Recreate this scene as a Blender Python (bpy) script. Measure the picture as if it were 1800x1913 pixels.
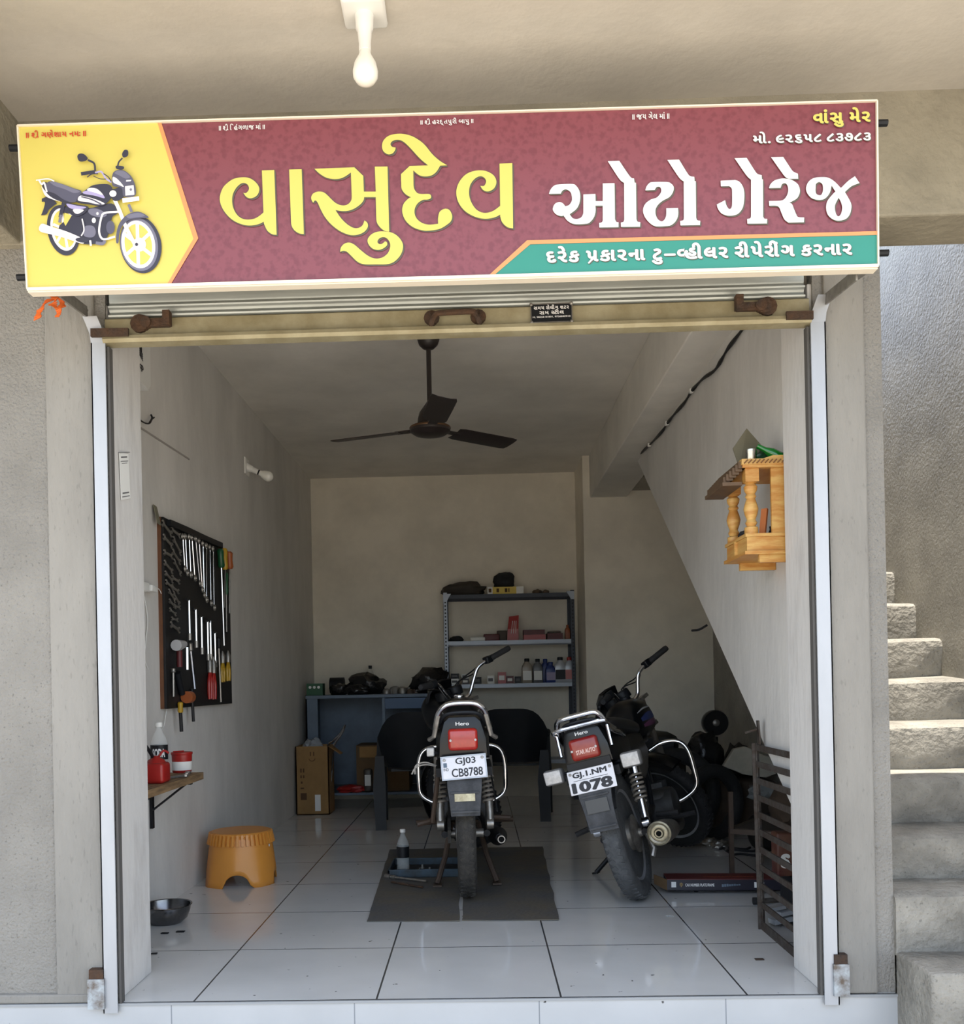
import bpy, bmesh, math, random
from math import sin, cos, pi, radians, sqrt
from mathutils import Vector, Matrix, noise
from mathutils.geometry import tessellate_polygon

# ------------------------------------------------------------------ scene, camera, light
sc = bpy.context.scene
for o in list(bpy.data.objects):
    bpy.data.objects.remove(o)
COL = sc.collection
random.seed(7)

F, YAW, PIT, ROLL, CX, CY, EYE, DIST = 1769.55, -.0245, .0028, .02, 846.9, 1271.4, 1.0253, 3.08
cam = bpy.data.cameras.new('camera')
cam.sensor_fit = 'HORIZONTAL'
cam.sensor_width = 36
cam.lens = F / 1800 * 36
cam.shift_x = (900 - CX) / 1800
cam.shift_y = (CY - 956.5) / 1800
cam.clip_start = .05
cam.clip_end = 200
CAM = bpy.data.objects.new('camera', cam)
COL.objects.link(CAM)


def ray(px, py):
    u, v = (px - CX) / F, (py - CY) / F
    c, s = cos(ROLL), sin(ROLL)
    u, v = u * c - v * s, u * s + v * c
    y, z = 1.0, -v
    c, s = cos(PIT), sin(PIT)
    y, z = y * c - z * s, y * s + z * c
    c, s = cos(YAW), sin(YAW)
    return Vector((u * c + y * s, -u * s + y * c, z))


EYEP = Vector((0, -DIST, EYE))
_f = ray(CX, CY).normalized()
_r = (ray(CX + 500, CY) - ray(CX, CY)).normalized()
_u = _r.cross(_f).normalized()
CAM.matrix_world = Matrix(((_r.x, _u.x, -_f.x, 0), (_r.y, _u.y, -_f.y, -DIST), (_r.z, _u.z, -_f.z, EYE), (0, 0, 0, 1)))
sc.camera = CAM


def aY(px, py, Y):
    r = ray(px, py)
    return EYEP + r * ((Y + DIST) / r.y)


def aX(px, py, X):
    r = ray(px, py)
    return EYEP + r * (X / r.x)


def aZ(px, py, Z):
    r = ray(px, py)
    return EYEP + r * ((Z - EYE) / r.z)


w = bpy.data.worlds.new('sky')
sc.world = w
w.use_nodes = True
nt = w.node_tree
bg = nt.nodes['Background']
sky = nt.nodes.new('ShaderNodeTexSky')
sky.sky_type = 'NISHITA'
sky.sun_disc = False
sky.sun_elevation = radians(68)
sky.sun_rotation = radians(20)
sky.dust_density = 2.5
sky.air_density = 1.0
SKYMIX = nt.nodes.new('ShaderNodeMixRGB')
SKYMIX.inputs[0].default_value = .45
SKYMIX.inputs[2].default_value = (3.2, 3.4, 3.6, 1)
nt.links.new(sky.outputs[0], SKYMIX.inputs[1])
nt.links.new(SKYMIX.outputs[0], bg.inputs[0])
bg.inputs[1].default_value = .62
sun = bpy.data.lights.new('sun', 'SUN')
sun.energy = 8.5
sun.angle = radians(.6)
sun.color = (1, .93, .82)
SUN = bpy.data.objects.new('sun', sun)
COL.objects.link(SUN)
# the sun stands almost overhead
SUN.rotation_euler = Vector((.03, .09, -1.0)).to_track_quat('-Z', 'Y').to_euler()
SUN.location = (1, 1, 12)
sc.view_settings.view_transform = 'Standard'
sc.view_settings.look = 'None'
sc.view_settings.gamma = 1
sc.view_settings.use_curve_mapping = False
sc.view_settings.exposure = 0.36
sc.cycles.use_denoising = True
sc.cycles.max_bounces = 10
sc.cycles.diffuse_bounces = 8
sc.cycles.caustics_reflective = False
sc.cycles.caustics_refractive = False


# ------------------------------------------------------------------ materials
def lin(c):
    return tuple((v / 255 / 12.92 if v / 255 <= .04045 else ((v / 255 + .055) / 1.055) ** 2.4) for v in c)


MATS = {}


def mat(name, rgb, rough=.6, metal=0.0, var=0.0, scale=8.0, bump=0.0, bscale=60.0, rgb2=None, spec=.5, stretch=None, specks=0.0, trans=0.0, coat=0.0, lo=.35, hi=.65):
    """plain or mottled procedural material; rgb in 0..255 display values"""
    if name in MATS:
        return MATS[name]
    m = bpy.data.materials.new(name)
    m.use_nodes = True
    n, l = m.node_tree.nodes, m.node_tree.links
    b = n['Principled BSDF']
    c = lin(rgb)
    b.inputs['Base Color'].default_value = (*c, 1)
    b.inputs['Roughness'].default_value = rough
    b.inputs['Metallic'].default_value = metal
    b.inputs['Specular IOR Level'].default_value = spec
    b.inputs['Coat Weight'].default_value = coat
    b.inputs['Transmission Weight'].default_value = trans
    co = None
    if var or bump or rgb2 or specks:
        tc = n.new('ShaderNodeTexCoord')
        mp = n.new('ShaderNodeMapping')
        l.new(tc.outputs['Object'], mp.inputs[0])
        if stretch:
            mp.inputs['Scale'].default_value = stretch
        co = mp.outputs[0]
    if var or rgb2:
        ns = n.new('ShaderNodeTexNoise')
        ns.inputs['Scale'].default_value = scale
        ns.inputs['Detail'].default_value = 7
        ns.inputs['Roughness'].default_value = .62
        l.new(co, ns.inputs['Vector'])
        cr = n.new('ShaderNodeValToRGB')
        c2 = lin(rgb2) if rgb2 else tuple(v * (1 - var) for v in c)
        c1 = c if rgb2 else tuple(min(1, v * (1 + var * .6)) for v in c)
        cr.color_ramp.elements[0].position = lo
        cr.color_ramp.elements[1].position = hi
        cr.color_ramp.elements[0].color = (*c2, 1)
        cr.color_ramp.elements[1].color = (*c1, 1)
        l.new(ns.outputs[0], cr.inputs[0])
        out = cr.outputs[0]
        if specks:
            vo = n.new('ShaderNodeTexNoise')
            vo.inputs['Scale'].default_value = 95
            vo.inputs['Detail'].default_value = 3
            l.new(co, vo.inputs['Vector'])
            c3 = n.new('ShaderNodeValToRGB')
            c3.color_ramp.elements[0].position = .62
            c3.color_ramp.elements[1].position = .70
            c3.color_ramp.elements[0].color = (0, 0, 0, 1)
            c3.color_ramp.elements[1].color = (specks, specks, specks, 1)
            l.new(vo.outputs[0], c3.inputs[0])
            mx = n.new('ShaderNodeMixRGB')
            mx.inputs[2].default_value = (*[v * .35 for v in c], 1)
            l.new(c3.outputs[0], mx.inputs[0])
            l.new(out, mx.inputs[1])
            out = mx.outputs[0]
        l.new(out, b.inputs['Base Color'])
    if bump:
        nb = n.new('ShaderNodeTexNoise')
        nb.inputs['Scale'].default_value = bscale
        nb.inputs['Detail'].default_value = 5
        l.new(co, nb.inputs['Vector'])
        bp = n.new('ShaderNodeBump')
        bp.inputs['Strength'].default_value = bump
        bp.inputs['Distance'].default_value = .02
        l.new(nb.outputs[0], bp.inputs['Height'])
        l.new(bp.outputs[0], b.inputs['Normal'])
    MATS[name] = m
    return m


def tile_mat(name, rgb, x0, y0, size, grout, axes=(0, 1), width=.003, rough=.12):
    m = bpy.data.materials.new(name)
    m.use_nodes = True
    n, l = m.node_tree.nodes, m.node_tree.links
    b = n['Principled BSDF']
    tc = n.new('ShaderNodeTexCoord')
    sp = n.new('ShaderNodeSeparateXYZ')
    l.new(tc.outputs['Object'], sp.inputs[0])

    def math_(op, a, v):
        k = n.new('ShaderNodeMath')
        k.operation = op
        if isinstance(a, float):
            k.inputs[0].default_value = a
        else:
            l.new(a, k.inputs[0])
        if v is not None:
            if isinstance(v, (int, float)):
                k.inputs[1].default_value = v
            else:
                l.new(v, k.inputs[1])
        return k.outputs[0]
    ds = []
    for ax, o in zip(axes, (x0, y0)):
        if o is None:
            continue
        t = math_('SUBTRACT', sp.outputs[ax], o - 60)
        t = math_('DIVIDE', t, size)
        t = math_('FRACT', t, None)
        t = math_('SUBTRACT', t, .5)
        t = math_('ABSOLUTE', t, None)
        ds.append(math_('GREATER_THAN', t, .5 - width / size))
    g = ds[0] if len(ds) == 1 else math_('MAXIMUM', ds[0], ds[1])
    ns = n.new('ShaderNodeTexNoise')
    ns.inputs['Scale'].default_value = 3
    ns.inputs['Detail'].default_value = 8
    l.new(tc.outputs['Object'], ns.inputs['Vector'])
    cr = n.new('ShaderNodeValToRGB')
    c = lin(rgb)
    cr.color_ramp.elements[0].position = .3
    cr.color_ramp.elements[1].position = .7
    cr.color_ramp.elements[0].color = (*[v * .88 for v in c], 1)
    cr.color_ramp.elements[1].color = (*c, 1)
    l.new(ns.outputs[0], cr.inputs[0])
    sk = n.new('ShaderNodeTexNoise')
    sk.inputs['Scale'].default_value = 28
    l.new(tc.outputs['Object'], sk.inputs['Vector'])
    c3 = n.new('ShaderNodeValToRGB')
    c3.color_ramp.elements[0].position = .73
    c3.color_ramp.elements[1].position = .76
    l.new(sk.outputs[0], c3.inputs[0])
    m1 = n.new('ShaderNodeMixRGB')
    m1.inputs[2].default_value = (.05, .05, .05, 1)
    l.new(c3.outputs[0], m1.inputs[0])
    l.new(cr.outputs[0], m1.inputs[1])
    m2 = n.new('ShaderNodeMixRGB')
    m2.inputs[2].default_value = (*lin(grout), 1)
    l.new(g, m2.inputs[0])
    l.new(m1.outputs[0], m2.inputs[1])
    l.new(m2.outputs[0], b.inputs['Base Color'])
    b.inputs['Roughness'].default_value = rough
    MATS[name] = m
    return m


def glass_mat(name, rgb=(235, 240, 240), alpha=.25):
    m = bpy.data.materials.new(name)
    m.use_nodes = True
    b = m.node_tree.nodes['Principled BSDF']
    b.inputs['Base Color'].default_value = (*lin(rgb), 1)
    b.inputs['Roughness'].default_value = .12
    b.inputs['Alpha'].default_value = alpha
    MATS[name] = m
    return m


concrete = mat('concrete', (138, 135, 129), .92, var=.16, scale=2.4, bump=.6, bscale=110, specks=.45)
plaster = mat('plaster', (192, 186, 176), .9, var=.12, scale=1.6, bump=.12, bscale=25)
roughplaster = mat('rough_plaster', (152, 145, 128), .9, var=.25, scale=2.0, bump=.5, bscale=30)
stairwall = mat('stair_plaster', (146, 142, 132), .38, var=.25, scale=4, bump=.45, bscale=75)
stepc = mat('step_concrete', (142, 138, 129), .93, var=.35, scale=5, bump=.8, bscale=40, specks=.5)
whitewash = mat('whitewash', (212, 210, 206), .85, var=.12, scale=2.4, bump=.15, bscale=20, stretch=(1, 1, .45))
whitewash_dirty = mat('whitewash_dirty', (206, 204, 201), .85, rgb2=(188, 185, 182), scale=5.0, stretch=(1.6, 1.6, .5), bump=.15, bscale=20, lo=.3, hi=.48)
beigewash = mat('beige_wash', (230, 223, 208), .88, var=.12, scale=2.0, bump=.12, bscale=18)
ceilwash = mat('ceiling_wash', (224, 220, 212), .9, var=.14, scale=1.4, bump=.1, bscale=12)
floor_m = tile_mat('floor_tiles', (212, 212, 210), -.9475, .003, .6, (62, 64, 66), width=.0032, rough=.09)
riser_m = tile_mat('riser_tiles', (180, 182, 184), aY(662, 1890, -.004).x, None, .6, (130, 135, 140), axes=(0, 2), width=.002, rough=.2)
steel = mat('galvanised', (178, 172, 156), .42, .75, var=.2, scale=6, bump=.08, bscale=120)
railm = mat('rail_steel', (172, 175, 180), .5, .35, var=.12, scale=4, stretch=(1, 1, .2))
shutterm = mat('shutter_paint', (168, 160, 132), .5, .25, rgb2=(140, 130, 100), scale=7, bump=.08, bscale=90)
rust = mat('rust', (60, 49, 42), .85, .2, rgb2=(84, 60, 42), scale=22, bump=.4, bscale=90)
darkgap = mat('gap_shade', (84, 82, 80), .8)  # dark colour imitating the shade in the gap beside each rail
chrome = mat('chrome', (225, 226, 230), .13, 1.0)
dullmetal = mat('dull_metal', (150, 146, 140), .45, .8, var=.25, scale=30)
alu = mat('alloy', (158, 160, 166), .42, .35, var=.12, scale=20)
blackpl = mat('black_plastic', (22, 24, 28), .48, var=.2, scale=14, spec=.3)
blackgl = mat('black_paint', (14, 15, 18), .28, spec=.35)
blackrub = mat('black_rubber', (34, 34, 36), .78, var=.3, scale=30, bump=.2, bscale=140)
dustrub = mat('dusty_rubber', (66, 63, 58), .9, rgb2=(42, 41, 40), scale=26, bump=.4, bscale=160)
greyrub = mat('grey_mud_flap', (74, 76, 80), .75, rgb2=(52, 54, 58), scale=18, bump=.2, bscale=60)
seatm = mat('seat_vinyl', (24, 24, 26), .45, bump=.1, bscale=200)
redlens = mat('red_lens', (168, 38, 30), .22, coat=.4, var=.15, scale=40)
redlens2 = mat('red_lens_dark', (126, 22, 26), .25, coat=.2, rgb2=(150, 50, 36), scale=14)
clearlens = mat('clear_lens', (188, 186, 184), .25, var=.2, scale=60)
platem = mat('plate_white', (226, 226, 232), .4, var=.05, scale=20)
inkm = mat('plate_ink', (26, 26, 34), .5)
whitepr = mat('print_white', (222, 222, 222), .45)
yellowpr = mat('print_yellow', (210, 196, 98), .45)
orangepr = mat('print_orange', (222, 146, 92), .45)
greenpr = mat('print_green', (44, 134, 120), .45, spec=.5)
shadowpr = mat('print_shadow', (88, 84, 72), .45)
redpr = mat('print_red', (196, 60, 40), .5)
bluegrey = mat('blue_grey_paint', (92, 106, 122), .5, .2, var=.15, scale=6)
bluetray = mat('tray_blue', (54, 76, 92), .5, .2, rgb2=(40, 46, 50), scale=10)
rackm = mat('rack_steel', (58, 62, 70), .5, .4, var=.15, scale=8)
rackedge = mat('rack_edge', (150, 156, 166), .45, .4)
cardm = mat('cardboard', (150, 116, 72), .85, var=.12, scale=9, bump=.05)
carddark = mat('cardboard_dark', (104, 82, 56), .85, var=.15, scale=9)
inkbrown = mat('carton_ink', (84, 58, 32), .8)
orangepl = mat('orange_plastic', (206, 138, 58), .38, var=.06, scale=5)
woodm = mat('pine_wood', (206, 164, 94), .5, rgb2=(186, 128, 58), scale=3.2, stretch=(3, 1, 14), bump=.05, lo=.4, hi=.6)
woodold = mat('old_plank', (150, 122, 86), .8, rgb2=(98, 76, 52), scale=6, stretch=(10, 1, 10), bump=.2)
matm = mat('rubber_mat', (78, 80, 82), .85, rgb2=(98, 90, 76), scale=3, bump=.25, bscale=50)
boardm = mat('board_black', (20, 20, 21), .6, var=.3, scale=14)
framewood = mat('board_wood', (104, 66, 40), .7, var=.2, scale=12)
bulbm = mat('bulb_white', (238, 238, 230), .28)
whitepl = mat('white_plastic', (226, 226, 222), .4)
redpl = mat('red_plastic', (158, 34, 30), .38, var=.1, scale=10)
reddark = mat('maroon_card', (88, 28, 30), .5, var=.12, scale=10)
greenpl = mat('green_plastic', (22, 78, 48), .35)
yellowpl = mat('yellow_plastic', (176, 140, 36), .4)
bluepl = mat('blue_plastic', (44, 62, 120), .4)
silverpl = mat('silver_plastic', (176, 180, 186), .35, .2)
copperish = mat('orange_handle', (150, 78, 36), .45)
fanm = mat('fan_brown', (40, 33, 31), .4, var=.1, scale=10)
wirem = mat('wire_black', (18, 18, 20), .5)
paperm = mat('paper', (228, 228, 224), .7)
greyink = mat('grey_ink', (96, 96, 98), .7)
clearpl = glass_mat('clear_plastic', alpha=.20)
groundm = mat('dry_ground', (184, 175, 160), .95, var=.2, scale=1.2, bump=.3, bscale=10)
iron = mat('rusty_iron', (92, 88, 84), .6, .5, rgb2=(70, 58, 50), scale=26, bump=.15, bscale=120)
brownmetal = mat('brown_paint_iron', (74, 60, 50), .6, .2, var=.2, scale=12)
plasticbag = mat('black_polythene', (22, 22, 24), .25, bump=.6, bscale=18)
fabricor = mat('orange_cloth', (216, 104, 38), .8)


# ------------------------------------------------------------------ mesh helpers
class MB:
    def __init__(self):
        self.v, self.f, self.m = [], [], []

    def add(self, vs, fs, mi=0, M=None):
        k = len(self.v)
        self.v += [(M @ Vector(p)) if M else Vector(p) for p in vs]
        self.f += [tuple(i + k for i in f) for f in fs]
        self.m += [mi] * len(fs)
        return self

    def xf(self, fn):
        self.v = [Vector(fn(p)) for p in self.v]
        return self

    def box(self, lo, hi, mi=0, M=None):
        (a, b, c), (d, e, f) = lo, hi
        vs = [(a, b, c), (d, b, c), (d, e, c), (a, e, c), (a, b, f), (d, b, f), (d, e, f), (a, e, f)]
        return self.add(vs, [(0, 3, 2, 1), (4, 5, 6, 7), (0, 1, 5, 4), (1, 2, 6, 5), (2, 3, 7, 6), (3, 0, 4, 7)], mi, M)

    def rbox(self, lo, hi, r, mi=0, M=None):
        """box with rounded vertical-and-horizontal edges (bevelled)"""
        bm = bmesh.new()
        bmesh.ops.create_cube(bm, size=1)
        c = [(a + b) / 2 for a, b in zip(lo, hi)]
        s = [abs(b - a) for a, b in zip(lo, hi)]
        for q in bm.verts:
            q.co = Vector((c[0] + q.co.x * s[0], c[1] + q.co.y * s[1], c[2] + q.co.z * s[2]))
        bmesh.ops.bevel(bm, geom=bm.edges[:], offset=min(r, min(s) * .49), segments=3, affect='EDGES', profile=.5)
        bm.verts.index_update()
        self.add([q.co.copy() for q in bm.verts], [[q.index for q in f.verts] for f in bm.faces], mi, M)
        bm.free()
        return self

    def bar(self, p, q, wd, ht=None, up=(0, 0, 1), mi=0):
        """rectangular bar from p to q"""
        p, q = Vector(p), Vector(q)
        ht = ht or wd
        d = (q - p).normalized()
        u = Vector(up)
        if abs(d.dot(u)) > .98:
            u = Vector((1, 0, 0))
        s = d.cross(u).normalized()
        u = s.cross(d).normalized()
        vs = []
        for e in (p, q):
            for a, b in ((-1, -1), (1, -1), (1, 1), (-1, 1)):
                vs.append(e + s * (a * wd / 2) + u * (b * ht / 2))
        return self.add(vs, [(0, 1, 2, 3), (7, 6, 5, 4), (0, 4, 5, 1), (1, 5, 6, 2), (2, 6, 7, 3), (3, 7, 4, 0)], mi)

    def tube(self, pts, r, n=10, mi=0, closed=False, cap=True):
        pts = [Vector(p) for p in pts]
        N = len(pts)
        rs = r if isinstance(r, (list, tuple)) else [r] * N
        k = len(self.v)
        prev = None
        for i, p in enumerate(pts):
            if closed:
                t = pts[(i + 1) % N] - pts[i - 1]
            else:
                t = pts[min(i + 1, N - 1)] - pts[max(i - 1, 0)]
            t = t.normalized() if t.length > 1e-9 else Vector((0, 0, 1))
            if prev is None:
                a = Vector((0, 0, 1)) if abs(t.z) < .9 else Vector((1, 0, 0))
                s = t.cross(a).normalized()
            else:
                s = (prev - t * prev.dot(t))
                s = s.normalized() if s.length > 1e-6 else t.orthogonal().normalized()
            prev = s
            b = t.cross(s)
            for j in range(n):
                a = 2 * pi * j / n
                self.v.append(p + (s * cos(a) + b * sin(a)) * rs[i])
        M = N if closed else N - 1
        for i in range(M):
            for j in range(n):
                a, b2 = k + i * n + j, k + i * n + (j + 1) % n
                c, d = k + ((i + 1) % N) * n + (j + 1) % n, k + ((i + 1) % N) * n + j
                self.f.append((a, b2, c, d))
                self.m.append(mi)
        if cap and not closed:
            self.f.append(tuple(k + j for j in reversed(range(n))))
            self.f.append(tuple(k + (N - 1) * n + j for j in range(n)))
            self.m += [mi, mi]
        return self

    def lathe(self, prof, c=(0, 0, 0), axis='Z', n=24, mi=0, M=None, closed=False):
        """prof: list of (radius, height) along the axis"""
        k = len(self.v)
        c = Vector(c)
        for (r, h) in prof:
            for j in range(n):
                a = 2 * pi * j / n
                x, y = r * cos(a), r * sin(a)
                p = {'Z': (x, y, h), 'X': (h, x, y), 'Y': (y, h, x)}[axis]
                p = c + Vector(p)
                self.v.append(M @ p if M else p)
        P = len(prof)
        for i in range(P if closed else P - 1):
            for j in range(n):
                i2 = (i + 1) % P
                self.f.append((k + i * n + j, k + i * n + (j + 1) % n, k + i2 * n + (j + 1) % n, k + i2 * n + j))
                self.m.append(mi)
        if not closed:
            if prof[0][0] > 1e-5:
                self.f.append(tuple(k + j for j in reversed(range(n))))
                self.m.append(mi)
            if prof[-1][0] > 1e-5:
                self.f.append(tuple(k + (P - 1) * n + j for j in range(n)))
                self.m.append(mi)
        return self

    def cyl(self, p, q, r, n=16, mi=0, r2=None):
        return self.tube([p, q], [r, r if r2 is None else r2], n, mi)

    def loft(self, secs, mi=0, cap=True):
        """secs: list of closed loops with the same number of points"""
        k = len(self.v)
        n = len(secs[0])
        for s in secs:
            self.v += [Vector(p) for p in s]
        for i in range(len(secs) - 1):
            for j in range(n):
                self.f.append((k + i * n + j, k + i * n + (j + 1) % n, k + (i + 1) * n + (j + 1) % n, k + (i + 1) * n + j))
                self.m.append(mi)
        if cap:
            self.f.append(tuple(k + j for j in reversed(range(n))))
            self.f.append(tuple(k + (len(secs) - 1) * n + j for j in range(n)))
            self.m += [mi, mi]
        return self

    def prism(self, poly, fr, depth, mi=0):
        """poly: 2-D points; fr(u, v, w) -> world point; extruded w = 0..depth"""
        n = len(poly)
        vs = [fr(u, v, 0) for u, v in poly] + [fr(u, v, depth) for u, v in poly]
        tri = tessellate_polygon([[Vector((u, v, 0)) for u, v in poly]])
        fs = [tuple(t) for t in tri] + [tuple(n + i for i in reversed(t)) for t in tri]
        fs += [(i, (i + 1) % n, n + (i + 1) % n, n + i) for i in range(n)]
        return self.add(vs, fs, mi)

    def fill(self, loops, fr, mi=0):
        """flat filled outline(s) with holes"""
        vs = [fr(u, v) for lp in loops for u, v in lp]
        tri = tessellate_polygon([[Vector((u, v, 0)) for u, v in lp] for lp in loops])
        return self.add(vs, [tuple(t) for t in tri], mi)

    def blob(self, c, rad, seed=0, amp=.18, freq=2.2, sub=3, mi=0, flat=None):
        bm = bmesh.new()
        bmesh.ops.create_icosphere(bm, subdivisions=sub, radius=1)
        vs = []
        for q in bm.verts:
            p = q.co.copy()
            k = 1 + amp * noise.noise(p * freq + Vector((seed * 3.1, seed * 1.7, seed))) + amp * .5 * noise.noise(p * freq * 2.7 + Vector((seed, 5, 9)))
            p = Vector((p.x * rad[0] * k, p.y * rad[1] * k, p.z * rad[2] * k))
            if flat is not None and p.z < -flat:
                p.z = -flat
            vs.append(p + Vector(c))
        bm.verts.index_update()
        self.add(vs, [[q.index for q in f.verts] for f in bm.faces], mi)
        bm.free()
        return self

    def build(self, name, mats, parent=None, world=True, smooth=40, loc=None, bevel=0):
        me = bpy.data.meshes.new(name)
        sh = Vector((0, 0, 0))
        if parent is not None and world:
            r = parent
            while r.parent:
                r = r.parent
            sh = r.location
        if loc is not None:
            sh = Vector(loc)
        me.from_pydata([tuple(p - sh) for p in self.v], [], [tuple(f) for f in self.f])
        bm = bmesh.new()
        bm.from_mesh(me)
        bmesh.ops.recalc_face_normals(bm, faces=bm.faces)
        bm.to_mesh(me)
        bm.free()
        for m in (mats if isinstance(mats, (list, tuple)) else [mats]):
            me.materials.append(m)
        me.polygons.foreach_set('material_index', self.m)
        if smooth:
            me.polygons.foreach_set('use_smooth', [True] * len(me.polygons))
            me.set_sharp_from_angle(angle=radians(smooth))
        me.update()
        o = bpy.data.objects.new(name, me)
        COL.objects.link(o)
        if parent is not None:
            o.parent = parent
        if loc is not None:
            o.location = loc
        if bevel:
            bv = o.modifiers.new('bevel', 'BEVEL')
            bv.width = bevel
            bv.segments = 2
            bv.limit_method = 'ANGLE'
        return o


def tag(o, label, cat, group=None):
    o['label'] = label
    o['category'] = cat
    if group:
        o['group'] = group
    return o


def thing(name, label, cat, loc=(0, 0, 0), rot=(0, 0, 0), group=None):
    o = bpy.data.objects.new(name, None)
    o.empty_display_size = .1
    COL.objects.link(o)
    o.location = loc
    o.rotation_euler = rot
    return tag(o, label, cat, group)


def struct(o):
    o['kind'] = 'structure'
    return o


def dup(root, loc, rot=None, scale=None, label=None, cat=None, group=None, mats=None):
    r = root.copy()
    COL.objects.link(r)
    r.location = loc
    if rot is not None:
        r.rotation_euler = rot
    if scale is not None:
        r.scale = scale
    if label:
        r['label'] = label
    if cat:
        r['category'] = cat
    if group:
        r['group'] = group
    for ch in list(root.children):
        c = ch.copy()
        COL.objects.link(c)
        c.parent = r
        for g in list(ch.children):
            d = g.copy()
            COL.objects.link(d)
            d.parent = c
    return r


def recolour(root, part, m, slot=0):
    """give one copy of a thing a part in another material"""
    for ch in root.children:
        if ch.name.split('.')[0] == part:
            ch.data = ch.data.copy()
            ch.data.materials[slot] = m


def smooth_loop(pts, k=5):
    """closed outline; points (x, y) are smooth, (x, y, 1) are corners"""
    n = len(pts)
    out = []
    for i in range(n):
        a, b = pts[i], pts[(i + 1) % n]
        ca, cb = len(a) > 2, len(b) > 2
        p1, p2 = Vector(a[:2]), Vector(b[:2])
        if ca and cb:
            out.append(tuple(p1))
            continue
        p0 = p1 + (p1 - p2) * .3 if ca else Vector(pts[i - 1][:2])
        p3 = p2 + (p2 - p1) * .3 if cb else Vector(pts[(i + 2) % n][:2])
        for j in range(k):
            t = j / k
            q = .5 * (2 * p1 + (p2 - p0) * t + (2 * p0 - 5 * p1 + 4 * p2 - p3) * t * t + (3 * p1 - p0 - 3 * p2 + p3) * t ** 3)
            out.append(tuple(q))
    return out


def curve_pts(pts, k=6):
    """open Catmull-Rom through 3-D points"""
    P = [Vector(p) for p in pts]
    P = [P[0] * 2 - P[1]] + P + [P[-1] * 2 - P[-2]]
    out = []
    for i in range(1, len(P) - 2):
        p0, p1, p2, p3 = P[i - 1:i + 3]
        for j in range(k):
            t = j / k
            out.append(.5 * (2 * p1 + (p2 - p0) * t + (2 * p0 - 5 * p1 + 4 * p2 - p3) * t * t + (3 * p1 - p0 - 3 * p2 + p3) * t ** 3))
    out.append(P[-2])
    return out


_dg = bpy.context.evaluated_depsgraph_get


def glyphs(body, bold=0.0):
    """outline mesh of a string: vertices (x, y) and faces; bold letters are stacked with small shifts"""
    c = bpy.data.curves.new('t', 'FONT')
    c.body = body
    c.resolution_u = 3
    o = bpy.data.objects.new('t', c)
    COL.objects.link(o)
    bpy.context.view_layer.update()
    me = bpy.data.meshes.new_from_object(o.evaluated_get(_dg()))
    v0 = [(p.co.x, p.co.y) for p in me.vertices]
    f0 = [tuple(p.vertices) for p in me.polygons]
    bpy.data.objects.remove(o)
    bpy.data.meshes.remove(me)
    bpy.data.curves.remove(c)
    if not bold:
        return v0, f0
    vs, fs = [], []
    for k in range(8):
        a = pi / 4 * k
        n = len(vs)
        vs += [(x + bold * cos(a) * 1.25, y + bold * sin(a), k + 1) for x, y in v0]
        fs += [tuple(i + n for i in f) for f in f0]
    return vs, fs


def text_chunks(chunks, bold=0.0):
    """lay chunks out in a row; ('half', s, f) keeps the left share f of a letter, ('pre', s) adds a low slash to the letter"""
    V, Fc = [], []
    x = 0.0

    def put(vs, fs, dx):
        k = len(V)
        V.extend((p[0] + dx, p[1], p[2] if len(p) > 2 else 0) for p in vs)
        Fc.extend(tuple(i + k for i in f) for f in fs)
    for ch in chunks:
        kind, s = ('text', ch) if isinstance(ch, str) else ch[:2]
        if s == ' ':
            x += .26
            continue
        vs, fs = glyphs(s, bold)
        x0 = min(p[0] for p in vs)
        x1 = max(p[0] for p in vs)
        if kind == 'half':
            bm = bmesh.new()
            bv = [bm.verts.new((p[0], p[1], p[2] if len(p) > 2 else 0)) for p in vs]
            for f in fs:
                try:
                    bm.faces.new([bv[i] for i in f])
                except ValueError:
                    pass
            cut = x0 + (x1 - x0) * ch[2]
            bmesh.ops.bisect_plane(bm, geom=bm.verts[:] + bm.edges[:] + bm.faces[:], plane_co=(cut, 0, 0), plane_no=(1, 0, 0), clear_outer=True)
            bm.verts.index_update()
            vs = [(q.co.x, q.co.y, q.co.z) for q in bm.verts]
            fs = [tuple(q.index for q in f.verts) for f in bm.faces]
            bm.free()
            x1 = cut
            put(vs, fs, x - x0)
            x += x1 - x0 + .0
        elif kind == 'pre':
            put(vs, fs, x - x0)
            h = .06 + bold
            put([(-.10, -.02 - h, 9), (-.03, -.06 - h, 9), (.27, .16, 9), (.25, .16 + 2 * h, 9)], [(0, 1, 2, 3)], x + (x1 - x0) * .28)
            x += x1 - x0 + .07
        else:
            put(vs, fs, x - x0)
            x += x1 - x0 + .07
    return V, Fc


def text_on(mb, body, fr, bold=0.0, mi=0, box=None):
    """set a text into the unit box; fr(s, t) -> world point"""
    if isinstance(body, str):
        vs, fs = glyphs(body, bold)
    else:
        vs, fs = text_chunks(body, bold)
    xs, ys = [p[0] for p in vs], [p[1] for p in vs]
    x0, x1, y0, y1 = min(xs), max(xs), min(ys), max(ys)
    o_ = fr(0, 0)
    lift = (fr(1, 0) - o_).cross(fr(0, 1) - o_).normalized() * .00006
    mb.add([fr((p[0] - x0) / (x1 - x0), (p[1] - y0) / (y1 - y0)) + lift * (p[2] if len(p) > 2 else 0) for p in vs], fs, mi)
    return mb


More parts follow.
